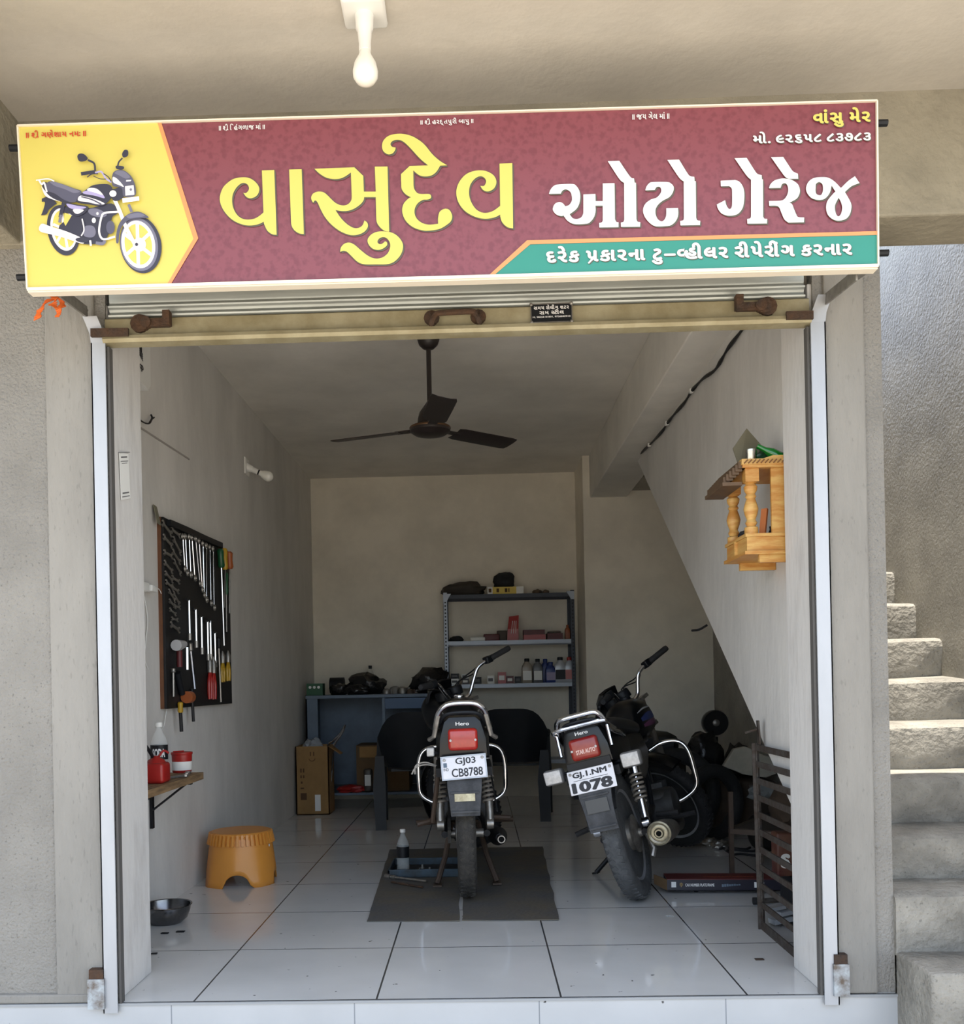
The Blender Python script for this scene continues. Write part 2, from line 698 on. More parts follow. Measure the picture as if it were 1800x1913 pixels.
def quad_frame(p0, p1, p2, off=0.0):
    """unit box frame from lower-left, lower-right and upper-left points, lifted along the normal towards the viewer"""
    p0, p1, p2 = Vector(p0), Vector(p1), Vector(p2)
    nrm = (p1 - p0).cross(p2 - p0).normalized() * off
    return lambda s, t: p0 + (p1 - p0) * s + (p2 - p0) * t + nrm


# ------------------------------------------------------------------ the setting
def sbox(name, lo, hi, m, bevel=0):
    return struct(MB().box(lo, hi).build(name, m, smooth=0, bevel=bevel))


CEIL = 2.90
XL0, XL1 = -1.50, -1.467          # left wall, front and back


def xl(y):
    return XL0 + (XL1 - XL0) * y / 5.45


struct(MB().box((-1.6, 0, -.06), (2.1, 5.5, 0)).build('floor', floor_m, smooth=0))
struct(MB().box((-4, -.004, -.5), (1.33, .02, -.008)).box((-4, -.008, -.008), (1.33, 0.0, -.0005), 1)
       .build('trim_1', [riser_m, mat('nosing_edge', (150, 152, 154), .6)], smooth=0))
struct(MB().box((-14, -16, -.5), (14, 0.3, -.4)).build('ground', groundm, smooth=0))
# front wall beside the opening
struct(MB().box((-4, .012, -.0005), (-1.2, .31, 2.5)).build('wall_front_left', concrete, smooth=0))
struct(MB().box((-1.40, .002, .0), (-1.236, .03, 2.44)).build('trim_2', mat('smooth_strip', (137, 134, 128), .9, var=.14, scale=4, bump=.3, bscale=60, stretch=(1, 1, .3), specks=.25), smooth=0, bevel=.006))
struct(MB().box((1.11, .012, -.02), (1.328, .30, 2.5)).build('wall_front_right', concrete, smooth=0))
struct(MB().box((1.142, .000, .0), (1.27, .03, 2.47)).build('trim_3', MATS['smooth_strip'], smooth=0, bevel=.006))
struct(MB().box((-1.235, .02, 0), (-1.197, .325, 2.3)).build('wall_jamb_left', whitewash_dirty, smooth=0, bevel=.005))
struct(MB().box((1.096, .02, 0), (1.15, .29, 2.3)).build('wall_jamb_right', whitewash_dirty, smooth=0, bevel=.005))
struct(MB().box((-1.2, .06, 2.30), (1.11, .31, 2.5)).build('wall_lintel', plaster, smooth=0))
struct(MB().box((-4, -.003, .0), (-1.245, .03, .030)).build('trim_5', MATS['smooth_strip'], smooth=0, bevel=.006))
# beam over the front, porch slab and the cross beam at the left
struct(MB().box((-4, -.022, 2.49), (3.2, .2, 2.9)).build('wall_front_beam', roughplaster, smooth=0, bevel=.008))
struct(MB().box((-4, -1.5, 2.89), (3.2, .2, 3.06)).build('ceiling_porch', plaster, smooth=0))
struct(MB().box((-1.9, -1.5, 2.49), (-1.462, -.02, 2.9)).build('wall_cross_beam', roughplaster, smooth=0, bevel=.006))
# room
p = MB()
p.add([(-1.75, .3, 0), (xl(.3), .3, 0), (xl(5.6), 5.6, 0), (-1.75, 5.6, 0), (-1.75, .3, CEIL), (xl(.3), .3, CEIL), (xl(5.6), 5.6, CEIL), (-1.75, 5.6, CEIL)],
      [(0, 3, 2, 1), (4, 5, 6, 7), (0, 1, 5, 4), (1, 2, 6, 5), (2, 3, 7, 6), (3, 0, 4, 7)])
struct(p.build('wall_left', whitewash, smooth=0))
struct(MB().box((-1.75, 5.45, 0), (1.0, 5.6, CEIL)).build('wall_back', beigewash, smooth=0))
struct(MB().box((.915, 4.84, 0), (2.1, 5.6, CEIL)).build('wall_back_right', beigewash, smooth=0))
struct(MB().box((-1.75, .2, CEIL), (1.33, 5.6, 3.06)).build('ceiling', ceilwash, smooth=0))
struct(MB().box((-1.2, .305, 2.42), (1.15, .32, CEIL)).build('wall_front_inside', whitewash, smooth=0))
# right wall ends along the slope of the stair
fr = lambda y, z, x: (1.152 + x, y, z)
struct(MB().prism([(.28, .44), (3.55, 2.548), (3.55, CEIL), (.28, CEIL)], fr, .177).build('wall_right', whitewash, smooth=0))
struct(MB().box((.972, .3, 2.55), (1.28, 4.9, CEIL)).build('wall_beam', ceilwash, smooth=0, bevel=.006))
# stair
nose = [(-.24, .135), (0.0, .32), (.17, .48), (.36, .655), (.56, .83), (.77, 1.0), (.99, 1.17), (1.21, 1.34), (1.43, 1.51), (1.66, 1.68), (1.9, 1.85), (2.14, 2.02), (2.38, 2.19), (2.62, 2.36), (2.86, 2.53), (3.1, 2.7), (3.34, 2.87), (3.58, 3.04)]
rng = random.Random(3)
m = MB()
NS = 8
x0, x1 = 1.328, 1.975
prof = []
zprev = -.4
for i, (y, z) in enumerate(nose[1:], 1):
    prof += [(y, zprev), (y - .012, z - .032), (y - .006, z - .010), (y + .012, z + .001), (y + .05, z + .006)]
    zprev = z + .012
prof += [(4.84, zprev), (4.84, 2.9)]
under = [(3.9, 2.66), (.36, .40), (.25, .2), (.2, -.4)]
pts = [(prof[0][0], -.4)] + prof + under
cols = [x0 + (x1 - x0) * k / NS for k in range(NS + 1)]
secs = []
for k, x in enumerate(cols):
    secs.append([(x, a + (noise.noise(Vector((x * 3.1, a * 4, b * 4))) * .022 if i < len(prof) else 0), b + (noise.noise(Vector((x * 2.7, a * 5, b * 3 + 4))) * .012 if i < len(prof) else 0)) for i, (a, b) in enumerate(pts)])
n = len(pts)
k0 = 0
for s in secs:
    m.v += [Vector(q) for q in s]
for k in range(NS):
    for j in range(n):
        m.f.append((k * n + j, k * n + (j + 1) % n, (k + 1) * n + (j + 1) % n, (k + 1) * n + j))
        m.m.append(0)
tri = tessellate_polygon([[Vector((a, b, 0)) for a, b in pts]])
m.f += [tuple(t) for t in tri] + [tuple(NS * n + i for i in reversed(t)) for t in tri]
m.m += [0] * (2 * len(tri))
struct(m.build('floor_stair', stepc, smooth=25))
bk = MB()
bk.rbox((1.328, -.24, -.42), (2.3, .02, .135), .012)
struct(bk.build('floor_stair_block', stepc, smooth=30))
struct(MB().box((1.968, -.6, -.4), (2.2, 5.6, 3.35)).build('wall_stair_right', stairwall, smooth=0))
struct(MB().box((1.2, 4.3, 2.6), (2.1, 4.9, 3.4)).build('wall_stair_back', stairwall, smooth=0))
struct(MB().box((1.16, .2, 2.9), (1.335, 4.9, 3.1)).build('wall_stair_left', stairwall, smooth=0))
# thin old patch line on the left wall
a, b = aX(262, 800, -1.494), aX(352, 858, -1.490)
struct(MB().bar(a, b, .012, .008).build('trim_4', mat('patch_line', (160, 155, 150), .9), smooth=0))

# ------------------------------------------------------------------ signboard
SN = [aY(35, 237, -.375), aY(1635.5, 190.5, -.375), aY(53, 542, -.345)]
_sx = (SN[1] - SN[0])
_sn = _sx.cross(SN[2] - SN[0]).normalized()
if _sn.y > 0:
    _sn = -_sn


def sp(px, py, off=0.0):
    r = ray(px, py)
    t = (SN[0] - EYEP).dot(_sn) / r.dot(_sn)
    return EYEP + r * t + _sn * off


sign = thing('signboard', 'long maroon and yellow garage signboard over the shutter opening', 'signboard', tuple((sp(53, 542) + sp(1638, 498)) / 2))
QS = [(35, 237), (1635.5, 190.5), (1638, 498), (53, 542)]
fr0 = lambda off: (lambda u, v: sp(u, v, off))
m = MB()
m.prism(QS, lambda u, v, w: sp(u, v, w), -.035)
m.build('panel', mat('sign_back', (214, 206, 190), .6), sign, smooth=0)
# maroon damask print
vin = bpy.data.materials.new('maroon_vinyl')
vin.use_nodes = True
n_, l_ = vin.node_tree.nodes, vin.node_tree.links
b_ = n_['Principled BSDF']
tc = n_.new('ShaderNodeTexCoord')
vo = n_.new('ShaderNodeTexVoronoi')
vo.inputs['Scale'].default_value = 55
vo.feature = 'SMOOTH_F1'
wv = n_.new('ShaderNodeTexNoise')
wv.inputs['Scale'].default_value = 120
l_.new(tc.outputs['Object'], vo.inputs['Vector'])
l_.new(tc.outputs['Object'], wv.inputs['Vector'])
mm = n_.new('ShaderNodeMath')
mm.operation = 'MULTIPLY'
l_.new(vo.outputs['Distance'], mm.inputs[0])
l_.new(wv.outputs[0], mm.inputs[1])
cr = n_.new('ShaderNodeValToRGB')
cr.color_ramp.elements[0].position = .10
cr.color_ramp.elements[1].position = .24
cr.color_ramp.elements[0].color = (*lin((112, 52, 62)), 1)
cr.color_ramp.elements[1].color = (*lin((124, 62, 71)), 1)
l_.new(mm.outputs[0], cr.inputs[0])
l_.new(cr.outputs[0], b_.inputs['Base Color'])
b_.inputs['Roughness'].default_value = .33
e = .0012
MB().fill([[(37, 239), (1634, 192), (1636, 496), (55, 540)]], fr0(e)).build('maroon_field', vin, sign, smooth=0)
MB().fill([[(36, 238.5), (295, 230.5), (300, 230.3), (363, 447), (313, 533.2), (54, 540.5)]], fr0(2 * e)).build('yellow_field', yellowpr, sign, smooth=0)
MB().fill([[(295, 230.5), (302, 230.3), (371, 446), (319, 533), (312, 533.2), (362, 447)]], fr0(3 * e)).build('orange_stripe', orangepr, sign, smooth=0)
MB().fill([[(920, 516.5), (990, 457.5), (1637, 440), (1637, 496.8)]], fr0(3 * e)).build('green_field', greenpr, sign, smooth=0)
MB().fill([[(911, 516.8), (984, 450), (1636.5, 433), (1636.7, 440), (990, 457.5), (921, 516.5)]], fr0(4 * e)).build('orange_stripe', orangepr, sign, smooth=0)
m = MB()
for i in range(4):
    p, q = QS[i], QS[(i + 1) % 4]
    m.bar(sp(*p, .004), sp(*q, .004), .009 if i == 2 else .004, .012, up=_sn)
a, b = sp(53, 542, 0), sp(1638, 498, 0)
m.bar(a + Vector((0, .013, -.004)), b + Vector((0, .013, -.004)), .032, .008, up=(0, 0, 1))
m.build('edge_frame', mat('sign_edge', (232, 222, 204), .55), sign, smooth=0)

ZA = lambda x, y: (400 + x / 9, 280 + y / 9)
ZB = lambda x, y: (570 + x * .11501, 290 + y * .11501)
ZC = lambda x, y: (700 + x * .155556, 240 + y * .155556)
ZD = lambda x, y: (1010 + x / 9, 290 + y / 9)
ZE = lambda x, y: (1190 + x / 9, 290 + y / 9)
ZF = lambda x, y: (1330 + x / 11.25, 280 + y / 11.25)
ZG = lambda x, y: (1460 + x / 11.25, 310 + y / 11.25)


def tr(Z, pts):
    return smooth_loop([(*Z(p[0], p[1]), *p[2:]) for p in pts])


big = [
    [tr(ZA, [(808, 360, 1), (1015, 352, 1), (1055, 1440, 1), (980, 1430), (900, 1370), (850, 1270), (838, 1220, 1), (740, 1265), (590, 1285), (430, 1250), (290, 1170), (180, 1050), (115, 920), (103, 800), (150, 660), (230, 570), (340, 500), (480, 475), (600, 490), (700, 555), (762, 650), (750, 740), (700, 800), (620, 828), (550, 805), (495, 735, 1), (540, 738), (580, 700), (592, 650), (565, 595), (510, 570), (450, 585), (380, 650), (325, 750), (308, 860), (325, 980), (380, 1090), (460, 1160), (560, 1185), (680, 1170), (770, 1120), (835, 1065, 1)])],
    [tr(ZA, [(1265, 345, 1), (1475, 340, 1), (1512, 1428, 1), (1430, 1415), (1350, 1360), (1305, 1280), (1296, 1180, 1)])],
    [tr(ZB, [(155, 235, 1), (800, 210, 1), (945, 350, 1), (955, 605, 1), (1148, 605, 1), (1132, 200, 1), (1338, 198, 1), (1365, 1255, 1), (1290, 1240), (1215, 1180), (1165, 1100), (1155, 1000, 1), (1148, 695, 1), (960, 695, 1), (950, 745), (900, 810), (800, 880), (700, 915), (600, 920), (495, 905, 1), (580, 1030), (680, 1130), (780, 1190), (860, 1195), (930, 1155), (965, 1072, 1), (1010, 1110), (1020, 1170), (980, 1240), (900, 1290), (800, 1312), (700, 1300), (560, 1240), (420, 1130), (320, 1010), (250, 880), (210, 790), (180, 752), (155, 755), (135, 785, 1), (108, 740), (103, 690), (135, 635), (210, 605), (290, 612), (350, 650), (430, 730), (500, 790), (580, 825), (660, 825), (720, 790), (755, 730), (758, 650, 1), (745, 295, 1), (650, 360), (560, 395), (450, 400), (340, 375), (240, 315)])],
    [tr(ZB, [(1015, 1410), (1030, 1350), (1090, 1290), (1180, 1255), (1300, 1252), (1420, 1275), (1520, 1345), (1585, 1450), (1580, 1560), (1530, 1660), (1440, 1745), (1330, 1782), (1150, 1785), (960, 1782), (850, 1740), (750, 1645), (680, 1580), (620, 1565), (570, 1583, 1), (585, 1510), (640, 1450), (720, 1432), (800, 1465), (900, 1550), (1000, 1630), (1090, 1678), (1180, 1690), (1270, 1665), (1345, 1600), (1380, 1510), (1375, 1430), (1330, 1365), (1270, 1342), (1205, 1365), (1175, 1415), (1195, 1450), (1240, 1455), (1280, 1430), (1300, 1412), (1330, 1430), (1330, 1475), (1280, 1520), (1200, 1550), (1110, 1535), (1045, 1480)])],
    [tr(ZC, [(315, 560, 1), (420, 462, 1), (640, 455, 1), (540, 370), (430, 250), (350, 175), (285, 148), (220, 160), (190, 195), (205, 230), (250, 240, 1), (245, 270), (215, 310), (160, 322), (105, 285), (88, 220), (110, 150), (180, 95), (300, 75), (420, 95), (520, 145), (600, 210), (690, 320), (780, 400), (870, 455, 1), (785, 458, 1), (740, 530), (680, 575), (600, 587), (530, 570), (462, 515, 1), (465, 690, 1), (475, 740), (510, 785), (560, 798), (650, 798), (675, 820), (670, 850), (630, 865), (580, 868), (520, 905), (482, 970), (480, 1040), (510, 1100), (570, 1145), (650, 1165), (760, 1155, 1), (760, 1085), (780, 1010), (840, 975), (895, 990), (927, 1055), (915, 1120), (860, 1170), (780, 1215), (680, 1235), (580, 1235), (460, 1195), (370, 1115), (330, 1010), (345, 920), (400, 855), (435, 838, 1), (370, 800), (325, 740), (318, 670)])],
    [tr(ZC, [(1495, 435, 1), (1648, 428, 1), (1658, 1210, 1), (1590, 1195), (1530, 1140), (1505, 1070), (1505, 1045, 1), (1430, 1080), (1320, 1095), (1200, 1070), (1080, 1000), (1000, 890), (978, 770), (1010, 660), (1090, 565), (1200, 520), (1320, 520), (1420, 570), (1458, 650), (1430, 730), (1360, 767), (1300, 750), (1265, 700, 1), (1310, 700), (1335, 650), (1315, 605), (1265, 585), (1200, 615), (1145, 690), (1130, 790), (1150, 880), (1200, 965), (1260, 1010), (1330, 1025), (1420, 1000), (1503, 940, 1)])],
]
F2 = lambda pts: [(x + 1462.5, y + 337.5) for x, y in pts]
white = [
    [tr(ZD, [(132, 665, 1), (160, 590), (220, 525), (300, 505), (530, 498), (600, 540), (645, 620), (658, 720), (640, 830), (590, 920), (480, 1005, 1), (530, 1070), (600, 1085), (670, 1060), (705, 1000), (710, 940, 1), (710, 672, 1), (912, 665, 1), (915, 785, 1), (1035, 785, 1), (1035, 488, 1), (1232, 483, 1), (1240, 1090, 1), (1265, 1135), (1300, 1140, 1), (1300, 1222, 1), (978, 1228, 1), (975, 1150, 1), (1020, 1140), (1035, 1110, 1), (1035, 862, 1), (912, 862, 1), (915, 950), (890, 1050), (830, 1130), (760, 1165), (560, 1170), (450, 1120), (400, 1060), (380, 1028, 1), (330, 1035), (250, 1005), (200, 940), (205, 880), (240, 825), (310, 800), (370, 825), (405, 872, 1), (470, 850), (515, 780), (515, 700), (490, 630), (420, 588), (360, 610), (330, 660, 1)])],
    [tr(ZD, [(1118, 115, 1), (1312, 108, 1), (1440, 300), (1510, 390), (1560, 405, 1), (1568, 475, 1), (1592, 478, 1), (1600, 1090, 1), (1620, 1130), (1665, 1138, 1), (1660, 1215, 1), (1340, 1218, 1), (1338, 1145, 1), (1380, 1135), (1395, 1100, 1), (1393, 480, 1), (1310, 410)])],
    [tr(ZE, [(128, 605, 1), (150, 540), (200, 480), (270, 465), (490, 465), (560, 490), (605, 550), (590, 640), (530, 720), (420, 780), (340, 850), (300, 930), (305, 1020), (340, 1090), (400, 1125), (450, 1095), (478, 1020), (480, 905, 1), (678, 900, 1), (680, 1020), (640, 1120), (560, 1190), (470, 1205), (290, 1205), (180, 1130), (110, 1030), (90, 930), (130, 830), (220, 760), (320, 725), (385, 650), (395, 590), (370, 548), (320, 550), (285, 600, 1)])],
    [tr(ZE, [(498, 95, 1), (695, 90, 1), (830, 310), (880, 365), (950, 378, 1), (955, 450, 1), (975, 452, 1), (980, 1060, 1), (1000, 1105), (1050, 1115, 1), (1045, 1188, 1), (718, 1195, 1), (712, 1120, 1), (765, 1105), (775, 1060, 1), (772, 455, 1), (690, 385)])],
    [tr(ZF, [(165, 668, 1), (470, 652, 1), (560, 690), (630, 790), (660, 920), (655, 1100), (620, 1250), (530, 1360), (420, 1398), (300, 1398), (180, 1350), (105, 1250), (85, 1165, 1), (260, 1075, 1), (280, 1170), (320, 1240), (350, 1262), (385, 1240), (403, 1160), (403, 900), (395, 830), (350, 785), (320, 782, 1), (168, 785, 1)])],
    [tr(ZF, [(455, 195, 1), (710, 188, 1), (850, 410), (930, 520), (1025, 550, 1), (1028, 635, 1), (1052, 640, 1), (1055, 1420, 1), (1080, 1462), (1140, 1468, 1), (1135, 1565, 1), (725, 1570, 1), (720, 1470, 1), (785, 1455), (800, 1410, 1), (800, 645, 1), (700, 550)])],
    [tr(ZF, [(1220, 175, 1), (1475, 168, 1), (1600, 360), (1680, 470), (1785, 522, 1), (1790, 628, 1), (1600, 630, 1), (1520, 590), (1420, 460)])],
    [tr(ZF, [(1175, 825, 1), (1210, 740), (1300, 660), (1430, 625), (1530, 625), (1650, 650), (1780, 740), (1825, 860), (1810, 960), (1750, 1050), (1605, 1130, 1), (1660, 1160), (1700, 1260), (1750, 1380), (1790, 1430), (1915, 1440, 1), (1910, 1540, 1), (1580, 1545, 1), (1500, 1480), (1440, 1350), (1390, 1230), (1320, 1195), (1180, 1195, 1), (1178, 1095, 1), (1430, 1085), (1520, 1030), (1570, 930), (1578, 830), (1550, 745), (1500, 722), (1450, 745), (1420, 820, 1)])],
    [tr(ZG, [(490, 500), (520, 390), (590, 310), (700, 265), (900, 258), (1000, 300), (1025, 420), (1015, 480), (990, 580), (920, 680), (830, 730), (710, 730), (600, 690), (520, 600)]), tr(ZG, [(690, 480), (700, 400), (765, 362), (830, 400), (845, 480), (840, 560), (810, 625), (765, 635), (710, 610), (690, 560)])],
    [tr(ZG, [(900, 258, 1), (1000, 290), (1100, 360), (1225, 490, 1), (1170, 600, 1), (1105, 555), (1020, 420), (960, 330)])],
    [tr(ZG, [(1515, 238, 1), (1612, 382, 1), (1460, 440), (1380, 500), (1305, 570, 1), (1370, 680), (1430, 800), (1440, 900), (1410, 1030), (1330, 1130), (1180, 1172), (1050, 1140), (950, 1050), (912, 930), (920, 810), (970, 710), (1105, 560), (1225, 480), (1370, 340)]), tr(ZG, [(1175, 690, 1), (1225, 790), (1248, 900), (1225, 1020), (1175, 1080), (1130, 1050), (1100, 960), (1095, 860), (1130, 770)])],
]
for col, glyph_list, dd in ((yellowpr, big, ((2.6, 2.4), (-.8, -.8), (1.2, -.8), (-.6, 1.6))), (whitepr, white, ((2.6, 2.0), (1.0, 1.0)))):
    m = MB()
    for k, (dx, dy) in enumerate(dd):
        for g in glyph_list:
            m.fill([[(x + dx, y + dy) for x, y in lp] for lp in g], fr0((3.0 + .15 * k) * e))
    m.build('letter_shadow', shadowpr, sign, smooth=0)
    m = MB()
    for k, g in enumerate(glyph_list):
        m.fill(g, fr0((4.4 + .1 * k) * e))
    m.build('lettering', col, sign, smooth=0)


def sign_text(chunks, p0, p1, p2, m_, bold, shadow=None):
    """p0 lower-left, p1 lower-right, p2 upper-left, photo pixels on the board"""
    def frm(dx, dy, off):
        return lambda s, t: sp(p0[0] + (p1[0] - p0[0]) * s + (p2[0] - p0[0]) * t + dx, p0[1] + (p1[1] - p0[1]) * s + (p2[1] - p0[1]) * t + dy, off)
    if shadow:
        text_on(q := MB(), chunks, frm(1.6, 1.2, 4.0 * e), bold)
        q.build('letter_shadow', shadow, sign, smooth=0)
    q = MB()
    text_on(q, chunks, frm(0, 0, 5.2 * e), bold)
    q.build('lettering', m_, sign, smooth=0)


SHRI = [('half', 'શ', .62), ('pre', 'ી')]
sign_text(['॥', ' '] + SHRI + [' ', 'ગ', 'ણે', 'શા', 'ય', ' ', 'ન', 'મઃ', ' ', '॥'], (50.5, 262), (162, 258.5), (50.2, 246), redpr, .022)
sign_text(['॥', ' '] + SHRI + [' ', 'િ', 'હં', 'ગ', 'ળા', 'જ', ' ', 'માં', ' ', '॥'], (410, 247.5), (495.5, 245), (409.7, 234), whitepr, .018)
sign_text(['॥', ' '] + SHRI + [' ', 'હ', 'ર', 'દ્', 'ત', 'પુ', 'રી', ' ', 'બા', 'પુ', ' ', '॥'], (785.5, 238), (884, 235), (785.2, 224), whitepr, .018)
sign_text(['॥', ' ', 'જ', 'ય', ' ', 'ગે', 'લ', ' ', 'માં', ' ', '॥'], (1180, 226), (1249, 224), (1179.8, 212), whitepr, .018)
sign_text(['વાં', 'સુ', ' ', 'મે', 'ર'], (1517, 241), (1624, 237.5), (1516.4, 205), yellowpr, .035, shadowpr)
sign_text(['મો', '.', ' ', '૯', '૨', '૬', '૫', '૮', ' ', '૮', '૩', '૭', '૮', '૩'], (1405, 272), (1624.5, 266), (1404.6, 248.5), whitepr, .03, shadowpr)
sign_text(['દ', 'રે', 'ક', ' ', ('pre', 'પ'), 'કા', 'ર', 'ના', ' ', 'ટુ', '–', ('half', 'વ', .62), 'હી', 'લ', 'ર', ' ', 'રી', 'પે', 'રીં', 'ગ', ' ', 'ક', 'ર', 'ના', 'ર'], (1020, 501), (1590, 486), (1019, 462), whitepr, .036, shadowpr)

# printed motorcycle: flat layers of the print
ZM = lambda x, y: (60 + x * .144444, 270 + y * .144444)
pm = MB()
PC = [mat('print_dark', (52, 52, 68), .45), mat('print_grey', (112, 112, 132), .45), mat('print_light', (236, 232, 236), .45), mat('print_violet', (168, 160, 206), .45), yellowpr, mat('print_mid', (84, 84, 104), .45)]
lay = [5.0]


def P_(col, pts, sm=True, hole=None):
    lay[0] += .12
    q = [tr(ZM, pts if sm else [(*p, 1) for p in pts])]
    if hole:
        q.append(tr(ZM, hole))
    pm.fill(q, fr0(lay[0] * e), col)


def L_(col, pts, wd):
    """brush line"""
    lay[0] += .12
    C = [Vector(p[:2]) for p in curve_pts([(x, y, 0) for x, y in pts], 5)]
    lft, rgt = [], []
    for i, c in enumerate(C):
        t = (C[min(i + 1, len(C) - 1)] - C[max(i - 1, 0)]).normalized()
        nn = Vector((-t.y, t.x)) * wd / 2
        lft.append(c + nn)
        rgt.append(c - nn)
    for i in range(len(C) - 1):
        pm.add([sp(*ZM(*q), lay[0] * e) for q in (lft[i], lft[i + 1], rgt[i + 1], rgt[i])], [(0, 1, 2, 3)], col)


def E_(cx, cy, rx, ry, rot=0, n=20):
    r = radians(rot)
    return [(cx + rx * cos(t) * cos(r) - ry * sin(t) * sin(r), cy + rx * cos(t) * sin(r) + ry * sin(t) * cos(r)) for t in [2 * pi * i / n for i in range(n)]]


# rear wheel
P_(0, E_(415, 1120, 205, 330, -12))
P_(2, E_(420, 1110, 165, 278, -12))
P_(4, E_(425, 1105, 140, 245, -12))
for a in range(6):
    t = radians(a * 60 + 15)
    L_(2, [(430, 1110), (430 + 150 * cos(t), 1110 + 255 * sin(t))], 34)
P_(0, [(140, 715, 1), (230, 690), (330, 770), (300, 800), (230, 860), (200, 915), (130, 930, 1), (165, 840), (180, 760), (140, 755, 1)])
# front wheel
P_(0, E_(1415, 1310, 265, 370, -10))
P_(1, E_(1395, 1305, 240, 345, -10))
P_(2, E_(1385, 1305, 215, 310, -10))
P_(4, E_(1385, 1305, 175, 265, -10))
for a in range(6):
    t = radians(a * 60 + 28)
    L_(2, [(1380, 1305), (1380 + 195 * cos(t), 1305 + 285 * sin(t))], 44)
P_(2, E_(1400, 1310, 85, 90))
P_(0, E_(1365, 1308, 20, 22))
# frame, engine
P_(0, [(380, 860), (560, 800), (760, 840), (1040, 780), (1120, 900), (1050, 960), (1000, 1180), (900, 1290), (620, 1290), (360, 1100), (540, 930), (420, 900)])
P_(4, [(440, 900, 1), (530, 935, 1), (450, 1070, 1), (425, 1020, 1)])
P_(1, [(680, 1085), (800, 1070), (840, 1150), (800, 1215), (690, 1200)])
P_(1, [(740, 860), (860, 850), (980, 920), (920, 960), (780, 930)])
P_(2, E_(815, 1000, 26, 34))
P_(2, E_(862, 912, 16, 18))
P_(5, E_(1030, 1090, 55, 85))
L_(1, [(840, 1290), (930, 1300), (960, 1260)], 40)
L_(0, [(640, 900), (690, 1060), (660, 1210)], 26)
L_(2, [(665, 980), (690, 1120), (655, 1200)], 16)
L_(2, [(1130, 890), (960, 905), (915, 960), (885, 1120), (905, 1215), (960, 1245), (1090, 1210)], 26)
# exhaust
P_(2, [(110, 1105), (150, 1045), (260, 1080), (440, 1135), (600, 1200), (690, 1250), (680, 1300), (590, 1280), (430, 1225), (260, 1180), (140, 1150)])
P_(0, [(590, 1235), (690, 1215), (790, 1240), (700, 1290), (600, 1270)])
L_(2, [(770, 1260), (780, 1330)], 26)
# shock
L_(0, [(430, 770), (385, 960)], 46)
L_(1, [(395, 930), (375, 1030)], 34)
# tail, seat
P_(2, [(140, 560, 1), (210, 640), (330, 690), (430, 720), (400, 760), (280, 730), (190, 680)])
P_(0, [(145, 540), (230, 520), (420, 660), (600, 760), (430, 770), (250, 690)])
P_(5, [(200, 545), (250, 500), (330, 510), (440, 545), (560, 590), (660, 630), (620, 720), (560, 770), (440, 740), (320, 660), (220, 620)])
P_(1, [(250, 505), (330, 512), (440, 548), (560, 595), (640, 632), (560, 650), (440, 600), (320, 560)])
L_(2, [(75, 487), (230, 470), (310, 500)], 14)
L_(2, [(110, 480), (150, 540), (180, 520), (215, 640)], 22)
# side panel
P_(0, [(450, 780), (600, 800), (750, 830), (700, 910), (600, 950), (520, 880)])
P_(3, [(470, 790), (600, 815), (720, 835), (650, 860), (520, 850)])
P_(2, [(560, 860), (690, 870), (620, 920), (570, 905)])
# tank
P_(0, [(600, 770), (640, 680), (720, 610), (820, 550), (1000, 540), (1060, 600), (1050, 700), (980, 790), (900, 820), (760, 800)])
P_(2, [(640, 690), (720, 700), (860, 740), (960, 790), (880, 800), (740, 770), (620, 750)])
P_(3, [(680, 640), (760, 620), (900, 640), (960, 720), (840, 690), (700, 665)])
P_(2, [(760, 590), (860, 600), (940, 680), (840, 650), (740, 620)])
L_(5, [(660, 700), (800, 740), (920, 800)], 18)
# front fork and fender
L_(2, [(1090, 740), (1160, 900), (1230, 1080), (1340, 1300)], 46)
L_(1, [(1270, 800), (1310, 900)], 36)
P_(5, [(1110, 1290), (1115, 1160), (1160, 1030), (1260, 930), (1400, 895), (1530, 970), (1400, 980), (1280, 1000), (1190, 1080), (1150, 1180), (1140, 1290)])
P_(1, [(1250, 940), (1400, 910), (1480, 950), (1360, 970), (1270, 980)])
# cowl, lamp
P_(0, [(1040, 620), (1100, 600), (1210, 560), (1210, 700), (1110, 760), (1050, 720)])
P_(5, [(1065, 560), (1065, 410), (1130, 360), (1220, 370), (1310, 450), (1360, 580), (1350, 690), (1210, 700), (1180, 590)])
P_(1, [(1090, 400), (1140, 365), (1220, 380), (1290, 450), (1230, 470), (1150, 430)])
P_(2, [(1070, 450), (1130, 480), (1210, 575), (1150, 555), (1075, 520)])
P_(2, [(1225, 570, 1), (1335, 555, 1), (1345, 680, 1), (1230, 690, 1)])
P_(1, E_(1300, 612, 16, 18))
P_(2, [(1240, 490, 1), (1305, 488, 1), (1300, 505, 1), (1240, 512, 1)])
P_(2, E_(1070, 665, 45, 42))
P_(2, [(1190, 725, 1), (1405, 700, 1), (1410, 755, 1), (1195, 785, 1)])
